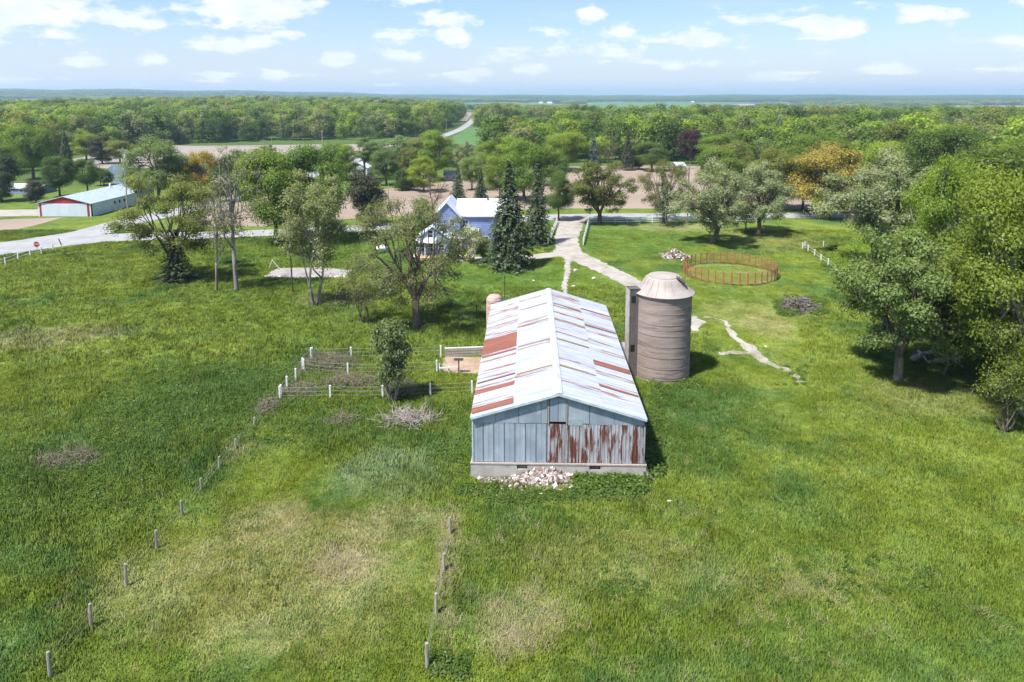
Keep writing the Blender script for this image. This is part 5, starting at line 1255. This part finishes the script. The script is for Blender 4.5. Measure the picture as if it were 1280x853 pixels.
def snoise(x, y, s):      # cheap smooth variation
    return np.sin(x / s + 1.3) * np.sin(y / s * 1.1 + .4) + .6 * np.sin(x / s * 2.3 + y / s * 1.7) + .4 * np.sin(x / s * .7 - y / s * 2.9 + 2)
KIND = [('leaf_green', 'mid green'), ('leaf_bright', 'light green'), ('leaf_yellowgreen', 'yellow-green'), ('leaf_olive', 'olive'), ('leaf_grey', 'greyish'), ('leaf_deep', 'dark green'), ('leaf_silver', 'silvery green')]
kn = snoise(gx, gy, 55.0) + rng.normal(0, .9, gx.size)
kind_i = np.select([kn < -1.3, kn < -.7, kn < -.1, kn < .5, kn < 1.0, kn < 1.5], [5, 4, 0, 2, 1, 3], 6)
side = np.where(gx < 0.11 * gy - 20, 0, 1)
NEAR_N = 230
for me_t, me_c, _ in FP:
    me_t.materials.append(M['bark']); me_c.materials.append(M['leaf_green'])
nr_ = random.Random(9)
for i in range(min(NEAR_N, len(gx))):
    x, y = float(gx[i]), float(gy[i]); lm, word = KIND[int(kind_i[i])]; where = ('in the hillside wood beyond the pale field', 'in the wood beyond the ploughed field')[int(side[i])]
    e = empty('tree', (x, y, hz(x, y)), nr_.uniform(0, 6.28), f'{word} tree {where}', 'tree', f'{word} trees {where}')
    s = nr_.uniform(.55, 1.2); w_ = s * nr_.uniform(1.0, 1.25); e.scale = (w_, w_, s * .92)
    tm, cm, _ = FP[i % 4]
    for nm, me, mt in (('trunk', tm, M['bark']), ('crown', cm, M[lm])):
        o = bpy.data.objects.new(nm, me); COL.objects.link(o); o.parent = e
        if mt != me.materials[0]: o.material_slots[0].link = 'OBJECT'; o.material_slots[0].material = mt

def scatter(name, pts, scale, rot, protos, label, cat, mats=None, tilt=None):
    """one object: points that carry copies of small plant meshes (geometry nodes)"""
    me = bpy.data.meshes.new(name); n = len(pts)
    me.vertices.add(n); me.vertices.foreach_set('co', np.asarray(pts, np.float32).ravel())
    sc = me.attributes.new('sc', 'FLOAT_VECTOR', 'POINT'); sc.data.foreach_set('vector', np.asarray(scale, np.float32).ravel())
    ro = me.attributes.new('ro', 'FLOAT_VECTOR', 'POINT'); rv = np.zeros((n, 3), np.float32); rv[:, 2] = rot
    if tilt is not None: rv[:, :2] = tilt
    ro.data.foreach_set('vector', rv.ravel())
    pk = me.attributes.new('pk', 'INT', 'POINT'); pk.data.foreach_set('value', np.random.default_rng(n).integers(0, len(protos), n).astype(np.int32))
    me.update()
    o = bpy.data.objects.new(name, me); COL.objects.link(o); tag(o, label, cat, kind='stuff')
    ng = bpy.data.node_groups.new(name + '_nodes', 'GeometryNodeTree')
    ng.interface.new_socket('Geometry', in_out='INPUT', socket_type='NodeSocketGeometry'); ng.interface.new_socket('Geometry', in_out='OUTPUT', socket_type='NodeSocketGeometry')
    gi = ng.nodes.new('NodeGroupInput'); go_ = ng.nodes.new('NodeGroupOutput')
    ip = ng.nodes.new('GeometryNodeInstanceOnPoints'); ng.links.new(gi.outputs[0], ip.inputs['Points'])
    gt_ = ng.nodes.new('GeometryNodeGeometryToInstance')
    for i, pm in enumerate(protos):
        po = bpy.data.objects.new('plant_source', pm)
        oi = ng.nodes.new('GeometryNodeObjectInfo'); oi.inputs['Object'].default_value = po
        ng.links.new(oi.outputs['Geometry'], gt_.inputs[0])
    ng.links.new(gt_.outputs[0], ip.inputs['Instance']); ip.inputs['Pick Instance'].default_value = True
    def attr(nm, typ):
        a = ng.nodes.new('GeometryNodeInputNamedAttribute'); a.data_type = typ; a.inputs['Name'].default_value = nm; return next(s for s in a.outputs if s.enabled and s.name == 'Attribute')
    ng.links.new(attr('sc', 'FLOAT_VECTOR'), ip.inputs['Scale'])
    e2r = ng.nodes.new('FunctionNodeEulerToRotation'); ng.links.new(attr('ro', 'FLOAT_VECTOR'), e2r.inputs[0]); ng.links.new(e2r.outputs[0], ip.inputs['Rotation'])
    ng.links.new(attr('pk', 'INT'), ip.inputs['Instance Index'])
    ng.links.new(ip.outputs[0], go_.inputs[0])
    md = o.modifiers.new('plants', 'NODES'); md.node_group = ng
    return o
for ki, (lm, word) in enumerate(KIND):
    for sd in (0, 1):
        q = (np.arange(len(gx)) >= NEAR_N) & (kind_i == ki) & (side == sd)
        if not q.any(): continue
        pr_ = []
        for _, cm, _ in FP: c_ = cm.copy(); c_.materials.clear(); c_.materials.append(M[lm]); pr_.append(c_)
        if lm == 'leaf_deep': c_ = FCON.copy(); c_.materials.clear(); c_.materials.append(M['needle']); pr_.append(c_)
        n = int(q.sum()); s = rng.uniform(.55, 1.2, n); wv = s * rng.uniform(1.0, 1.28, n)
        scatter('distant_wood', np.stack([gx[q], gy[q], hgt(gx[q], gy[q])], 1), np.stack([wv, wv, s * .95], 1), rng.uniform(0, 6.28, n), pr_, f'{word} trees massed in the ' + ('hillside wood' if sd == 0 else 'wood beyond the fields'), 'forest')
# far country: groves and tree lines between fields
n = 80000; a_ = rng.uniform(-.70, .70, n); r_ = np.sqrt(rng.uniform(620 ** 2, 7800 ** 2, n)); fx = r_ * np.sin(a_); fy = r_ * np.cos(a_)
dens = snoise(fx * .8, fy, 260.0) + .9 * snoise(fx, fy * 2.2, 700.0)
near_gap = np.clip((r_ - 1500) / 2500, 0, 1)
px_, py_ = to_px(fx, fy, hgt(fx, fy))
FARFIELDS = [[(470, 136), (622, 136), (645, 128), (470, 128)], [(715, 140), (945, 140), (915, 127), (735, 127)], [(900, 137), (1012, 137), (992, 129), (905, 129)], [(995, 142), (1100, 142), (1100, 137.5), (1005, 137.5)], [(1185, 143), (1430, 145), (1430, 135), (1195, 135)], [(660, 131.5), (705, 131.5), (705, 128.5), (660, 128.5)], [(560, 153), (600, 153), (605, 138), (566, 138)]]
k_ = (dens + rng.normal(0, .25, n) > 1.0 - 1.3 * near_gap) & (rng.random(n) < np.clip(.30 + r_ / 9000, 0, .8))
for p in FARFIELDS: k_ &= ~in_poly(px_, py_, p)
k_ &= ~((py_ > 127) & in_poly(px_, py_, WOODS[0])) & ~in_poly(px_, py_, WOODS[1]) & ~in_poly(px_, py_, WOODS[2])
fx, fy, r_ = fx[k_], fy[k_], r_[k_]
far3 = np.where(r_ > 3600, 1, np.arange(len(fx)) % 3)
for ki, lm in enumerate(('leaf_green', 'leaf_deep', 'leaf_olive')):
    q = far3 == ki; n = int(q.sum()); pr_ = []
    for me in FARP: c_ = me.copy(); c_.materials.clear(); c_.materials.append(M[lm]); pr_.append(c_)
    s = rng.uniform(.7, 1.15, n) * (1 + r_[q] / 9000)
    scatter('far_groves', np.stack([fx[q], fy[q], hgt(fx[q], fy[q]) - 1.0], 1), np.stack([s * 1.3, s * 1.3, s * .72], 1), rng.uniform(0, 6.28, n), pr_, ('mid green', 'dark green', 'olive')[ki] + ' groves and tree lines across the far country', 'forest')
# rows closing the far fields
rows = [((735, 128.3), (915, 128.0), 60), ((480, 128.9), (640, 128.9), 50), ((905, 137.5), (1010, 137.3), 40), ((940, 134.4), (1005, 134.2), 16), ((868, 127.6), (915, 127.6), 26), ((1000, 141.8), (1190, 143.0), 50), ((560, 139.5), (640, 138.5), 20)]
pp = []
for (x0, y0), (x1, y1), c in rows:
    for k in range(c):
        u = rng.random(); g = GT(x0 + (x1 - x0) * u, y0 + (y1 - y0) * u + rng.normal(0, .12)); pp.append((g.x, g.y, hz(g.x, g.y) - .8))
s = rng.uniform(.8, 1.3, len(pp)); c_ = [m_.copy() for m_ in FARP]
for m_ in c_: m_.materials.clear(); m_.materials.append(M['leaf_deep'])
scatter('hedgerow', pp, np.stack([s, s, s * .85], 1), rng.uniform(0, 6.28, len(pp)), c_, 'dark hedgerows closing the far green fields', 'hedgerow')

# ------------------------------------------------------------------ grass and weeds
def tuft_mesh(seed, n, h, spread, w, lean=.5):
    r = np.random.default_rng(seed); V = []; Fc = []
    for k in range(n):
        a = r.uniform(0, 6.28); d = spread * math.sqrt(r.random()); b = np.array([math.cos(a) * d, math.sin(a) * d, -.03]); a2 = r.uniform(0, 6.28); L = h * r.uniform(.55, 1.2); ln = lean * r.uniform(.2, 1)
        top = b + np.array([math.cos(a2) * ln * L, math.sin(a2) * ln * L, L]); md = b + (top - b) * .55 + [0, 0, .12 * L]; s = np.array([-math.sin(a2), math.cos(a2), 0]) * w * r.uniform(.7, 1.3)
        i = len(V); V += [b - s * .5, b + s * .5, md + s * .42, md - s * .42, top]; Fc += [(i, i + 1, i + 2, i + 3), (i + 3, i + 2, i + 4)]
    me = bpy.data.meshes.new('tuft'); me.from_pydata([tuple(map(float, v)) for v in V], [], Fc)
    me.attributes.new('tone', 'FLOAT', 'POINT').data.foreach_set('value', r.random(len(V)).astype(np.float32))
    me.attributes.new('outward', 'FLOAT_VECTOR', 'POINT').data.foreach_set('vector', np.tile(np.array([0, 0, 1.6], np.float32), len(V))); me.update(); return me
TU = [tuft_mesh(s, 22, .26, .34, .030) for s in (1, 2, 3)]
for m_ in TU: m_.materials.append(M['grass'])
NOGRASS = [[(560, 260), (700, 260), (700, 262), (560, 262)]]
bx, by = barn.location.x, barn.location.y
def grass_ok(x, y):
    ok = ~((np.abs(x - bx - .025 * (y - by)) < BW + .3) & (y > by - .2) & (y < by + BL + .3))
    ok &= np.hypot(x - SCX, y - SCY) > SR + .1
    px, py = to_px(x, y, 0.0)
    for p in ([(550, 467), (602, 470), (606, 445), (554, 443)], [(768, 449), (806, 449), (806, 427), (764, 427)], [(330, 347), (372, 349), (434, 347), (440, 337), (400, 334), (345, 335)]): ok &= ~in_poly(px, py, p)
    for pth, w in ((drive, 2.2), ([G(706, 317), G(660, 322), G(600, 324), G(552, 322)], 1.6), ([G(710, 322), G(709, 340), G(706, 356), G(707, 368)], .5), ([G(905, 402), G(918, 421), G(938, 436), G(956, 452)], .6), ([G(862, 396), G(872, 404), G(866, 414)], .9), (road_a[3:], 3.8), (road_a[:4], 6.2), (road_b[:6], 3.9)):
        for a, b in zip(pth[:-1], pth[1:]):
            d = np.array([b.x - a.x, b.y - a.y]); u = np.clip(((x - a.x) * d[0] + (y - a.y) * d[1]) / (d ** 2).sum(), 0, 1); ok &= np.hypot(x - a.x - u * d[0], y - a.y - u * d[1]) > w
    ok &= ~((x > HX - 7.2) & (x < HX + 9) & (y > 103.8) & (y < 119))
    return ok
def wedge(n, y0, y1, m=.80):
    y = np.sqrt(rng.uniform(y0 ** 2, y1 ** 2, n)); return rng.uniform(-1, 1, n) * (y * m + 2), y
for nm, n, y0, y1, s0, lab in (('meadow_grass', 95000, 22, 62, (.55, 1.15), 'uneven green meadow grass around the barn'), ('meadow_grass', 75000, 62, 128, (.7, 1.5), 'grass of the lawn and pasture toward the road')):
    x, y = wedge(n, y0, y1); lx, ly = to_px(x, y, 0.0)
    ok = grass_ok(x, y)
    mow = in_poly(lx, ly, [(690, 330), (860, 345), (1000, 310), (1050, 350), (1000, 400), (1020, 560), (900, 450), (880, 400)]) | in_poly(lx, ly, [(440, 295), (700, 285), (860, 285), (1000, 300), (860, 350), (700, 360), (600, 360), (470, 345)])
    olive = in_poly(lx, ly, [(60, 860), (240, 620), (350, 560), (560, 640), (540, 860)])
    lush = in_poly(lx, ly, [(140, 560), (220, 480), (420, 420), (560, 500), (560, 610), (420, 560), (330, 520), (240, 600), (60, 680), (0, 680), (0, 580)])
    hh_ = np.where(mow, .35, np.where(olive, .60, np.where(lush, 1.35, .95))) * (1 + .35 * snoise(x, y, 1.9) * .5)
    hh_ = np.clip(hh_, .2, 2); s = rng.uniform(*s0, n)
    q = ok
    scatter(nm, np.stack([x, y, np.zeros(n)], 1)[q], np.stack([s * 1.15, s * 1.15, s * hh_], 1)[q], rng.uniform(0, 6.28, n)[q], TU, lab, 'grass')
# bigger tussocks that stand out of the sward
x, y = wedge(9000, 24, 95); n = len(x); lx, ly = to_px(x, y, 0.0)
lump_ = snoise(x, y, 3.1) + .7 * snoise(x, y, 1.1) + rng.normal(0, .5, n)
rough = in_poly(lx, ly, [(-40, 700), (-40, 400), (330, 380), (600, 380), (590, 620), (430, 560), (330, 520), (240, 610)]) | (in_poly(lx, ly, [(570, 630), (1320, 560), (1320, 900), (540, 900)]) & (rng.random(n) < .45))
mowed = in_poly(lx, ly, [(690, 330), (860, 345), (1000, 310), (1050, 350), (1000, 400), (1020, 560), (900, 450), (880, 400)])
q = grass_ok(x, y) & (lump_ > .75) & ~mowed & (rough | (rng.random(n) < .18)); n = int(q.sum()); s = rng.uniform(1.1, 2.0, n)
scatter('grass_tussocks', np.stack([x, y, np.zeros(len(x))], 1)[q], np.stack([s * .8, s * .8, s * 1.05], 1), rng.uniform(0, 6.28, n), TU, 'taller grass tussocks standing out of the pasture', 'grass')
# dead straw among the grass
ST = [tuft_mesh(s, 34, .30, .34, .014, 1.9) for s in (11, 12)]
for m_ in ST: m_.materials.append(M['straw'])
pp = []
for cx, cy, w, h, n in ((655, 775, 50, 38, 90), (640, 805, 25, 16, 50), (1000, 740, 120, 30, 60), (430, 705, 45, 22, 60), (620, 680, 60, 30, 25), (560, 720, 14, 80, 70), (900, 780, 300, 60, 60), (820, 720, 200, 60, 40), (70, 430, 90, 26, 70), (140, 415, 50, 12, 40), (300, 560, 22, 14, 26), (960, 455, 40, 20, 20), (300, 700, 160, 100, 60), (800, 640, 80, 14, 24)):
    for k in range(n): pp.append(tuple(G(cx + rng.normal(0, w * .6), min(cy + rng.normal(0, h * .6), 880))))
pp = np.array(pp); q = grass_ok(pp[:, 0], pp[:, 1]); pp = pp[q]; s = rng.uniform(.6, 1.3, len(pp))
scatter('dead_grass', pp, np.stack([s, s, s * .8], 1), rng.uniform(0, 6.28, len(pp)), ST, 'tan tufts of dead grass in the meadow', 'grass')
# leafy weeds
def weed_mesh(seed, n=70, r0=.32, h=.34, leaf=.13):
    r = np.random.default_rng(seed); d = sphere_pts(r, n); d[:, 2] = np.abs(d[:, 2]); c = d * np.array([r0, r0, h]) * r.uniform(.5, 1.1, (n, 1)); me = cards_mesh('weed', c, d + r.normal(0, .5, (n, 3)) + [0, 0, .5], leaf * r.uniform(.7, 1.3, n), r.random(n), .5, r); return me
WE = [weed_mesh(s) for s in (21, 22, 23)]
for m_ in WE: m_.materials.append(M['weed'])
pp = []; ss = []
def weeds(cx, cy, w, h, n, s0, s1):
    for k in range(n): pp.append(tuple(G(cx + rng.uniform(-w, w), min(cy + rng.uniform(-h, h), 880)))); ss.append(rng.uniform(s0, s1))
weeds(762, 607, 44, 10, 230, .9, 2.0); weeds(596, 614, 26, 6, 90, .6, 1.4); weeds(665, 623, 60, 6, 150, .6, 1.2); weeds(740, 622, 60, 6, 120, .6, 1.3); weeds(815, 560, 8, 40, 110, .9, 2.0); weeds(822, 500, 8, 30, 60, .8, 1.6); weeds(850, 482, 26, 5, 60, .8, 1.5)
weeds(250, 505, 130, 50, 520, .6, 1.5); weeds(330, 465, 60, 40, 160, .6, 1.4); weeds(90, 600, 110, 45, 320, .6, 1.4); weeds(440, 520, 70, 30, 160, .6, 1.4); weeds(560, 560, 22, 40, 60, .7, 1.4); weeds(600, 400, 80, 9, 90, .7, 1.3); weeds(560, 835, 24, 14, 40, .7, 1.3)
weeds(1060, 720, 120, 24, 60, .6, 1.1); weeds(780, 740, 30, 10, 24, .6, 1.0); weeds(990, 470, 18, 12, 30, .6, 1.0); weeds(1000, 650, 250, 120, 90, .4, .9); weeds(984, 386, 14, 10, 70, .9, 1.9); weeds(1020, 384, 12, 10, 60, 1.0, 2.0); weeds(1000, 374, 20, 4, 50, .9, 1.6); weeds(430, 365, 90, 6, 40, .6, 1.1); weeds(250, 372, 70, 6, 60, .6, 1.2); weeds(690, 308, 8, 8, 40, .8, 1.5); weeds(1220, 470, 60, 16, 80, .8, 1.6); weeds(890, 436, 14, 3, 14, .6, 1.0)
pp = np.array(pp); ss = np.array(ss); q = grass_ok(pp[:, 0], pp[:, 1]); pp, ss = pp[q], ss[q]
scatter('leafy_weeds', pp, np.stack([ss, ss, ss * .9], 1), rng.uniform(0, 6.28, len(pp)), WE, 'clumps of leafy green weeds along walls and hollows', 'weeds')

# ------------------------------------------------------------------ brush, logs, bramble
def brush(name, label, c, rx, ry, h, n, r0, mat, seed, L=(.6, 1.6), cat='brush pile', up=.35):
    r = random.Random(seed); b = MB()
    for k in range(n):
        a = r.uniform(0, 6.283); d = math.sqrt(r.random()); x, y = c.x + math.cos(a) * d * rx, c.y + math.sin(a) * d * ry; z = h * (1 - d * d) * r.uniform(.1, 1)
        l = r.uniform(*L); a2 = r.uniform(0, 6.283); e = r.uniform(-.2, up * 2); v = Vector((math.cos(a2) * math.cos(e), math.sin(a2) * math.cos(e), math.sin(e))) * l
        p = Vector((x, y, max(.03, z))); m_ = p + v * .5 + Vector((r.uniform(-1, 1), r.uniform(-1, 1), r.uniform(0, 1))) * .12 * l; q = p + v; q.z = max(.02, q.z); m_.z = max(.03, m_.z)
        rr = r0 * r.uniform(.4, 1.2); b.tube([p, m_, q], [rr, rr * .8, rr * .4], 4, False)
    return tag(b.obj(name, mat, None, False, False), label, cat)
g = G(1000, 386); brush('brush_pile', 'heap of grey cut logs and branches on the lawn beyond the silo', g, 2.0, 1.9, 1.3, 420, .07, worn('dark_cut_wood', (.09, .075, .07), (.22, .19, .175), 1.2, (1, 1, 1), .9), 1, (.4, 1.3), up=.2)
g = G(512, 528); brush('brush_pile', 'low tangle of grey dead branches below the garden tree', g, 2.1, 1.4, .75, 300, .022, M['deadwood'], 2, (.5, 1.6))
g = G(428, 528); brush('brush_patch', 'small patch of dry grey brush in the grass near garden corner', g, 1.2, 1.0, .6, 160, .016, M['twig'], 3, (.4, 1.1))
def bramble(px, py, w, h, n, label, seed, ht=.9):
    g = G(px, py); rx = (G(px + w, py).x - G(px - w, py).x) / 2; ry = (G(px, py - h).y - G(px, py + h).y) / 2
    e = empty('bramble', g, 0, label, 'bramble')
    o = brush('canes', None, Vector((0, 0, 0)), rx, ry, ht, n, .014, M['twig'], seed, (.5, 1.2), None, .7); o.parent = e
    r = np.random.default_rng(seed); m_ = n * 4; d = np.sqrt(r.random(m_)); a = r.uniform(0, 6.28, m_); c = np.stack([np.cos(a) * d * rx, np.sin(a) * d * ry, (1 - d * d * .7) * ht * r.uniform(.2, 1.2, m_)], 1)
    link('leaves', cards_mesh('leaves', c, r.normal(0, .5, (m_, 3)) + [0, 0, .7], .12 * r.uniform(.6, 1.3, m_), r.random(m_), .55, r), e, M['scrub']); return e
bramble(410, 458, 40, 12, 420, 'brown bramble thicket filling the upper garden', 1)
bramble(440, 482, 40, 9, 320, 'olive bramble thicket along the lower garden fence', 2)
bramble(375, 492, 24, 10, 220, 'dry brush around the garden corner post', 3, .7)
bramble(500, 490, 26, 9, 220, 'tangled brush at the foot of the garden tree', 4)
bramble(85, 578, 40, 12, 260, 'greyish dry scrub in the hollow of the pasture', 5, .6)
bramble(335, 512, 14, 12, 140, 'dry scrub on the pasture fence line below garden corner', 6, .7)
for i, (a, c, r0, lab) in enumerate((((1140, 452), (1168, 442), .26, 'thick grey fallen log beneath the loose-crowned tree'), ((1160, 456), (1200, 452), .22, 'grey fallen log lying by the dark thicket'), ((1178, 446), (1204, 461), .17, 'thin fallen log crossing the others by the dark thicket'), ((1148, 440), (1158, 455), .14, 'short broken log propped on the thick fallen log'))):
    p, q = G(*a), G(*c); e = empty('fallen_log', p, 0, lab, 'log'); d = q - p; b = MB(); m_ = d * .5 + Vector((0, 0, .12))
    b.tube([(0, 0, r0 * .8), (m_.x, m_.y, r0 + .1), (d.x, d.y, r0 * .7 + .25 * (i % 2))], [r0, r0 * .85, r0 * .55], 9); b.obj('stem', M['deadwood'], e)
    s_ = MB(); s_.tube([(m_.x, m_.y, r0), (m_.x + .5, m_.y - .35, r0 + .7)], [r0 * .3, r0 * .12], 6); s_.obj('branch_stub', M['deadwood'], e)

# ------------------------------------------------------------------ air
hm, t, out = material('haze_air')
pv = t.node('ShaderNodeVolumePrincipled'); pv.inputs['Color'].default_value = (.56, .76, 1.0, 1); pv.inputs['Density'].default_value = 1.45e-4; pv.inputs['Anisotropy'].default_value = .2
t.l.new(pv.outputs[0], out.inputs['Volume'])
hb = MB(); hb.box(-14000, 14000, -14000, 14000, -22, 125)
haze = tag(hb.obj('haze', hm), kind='stuff')
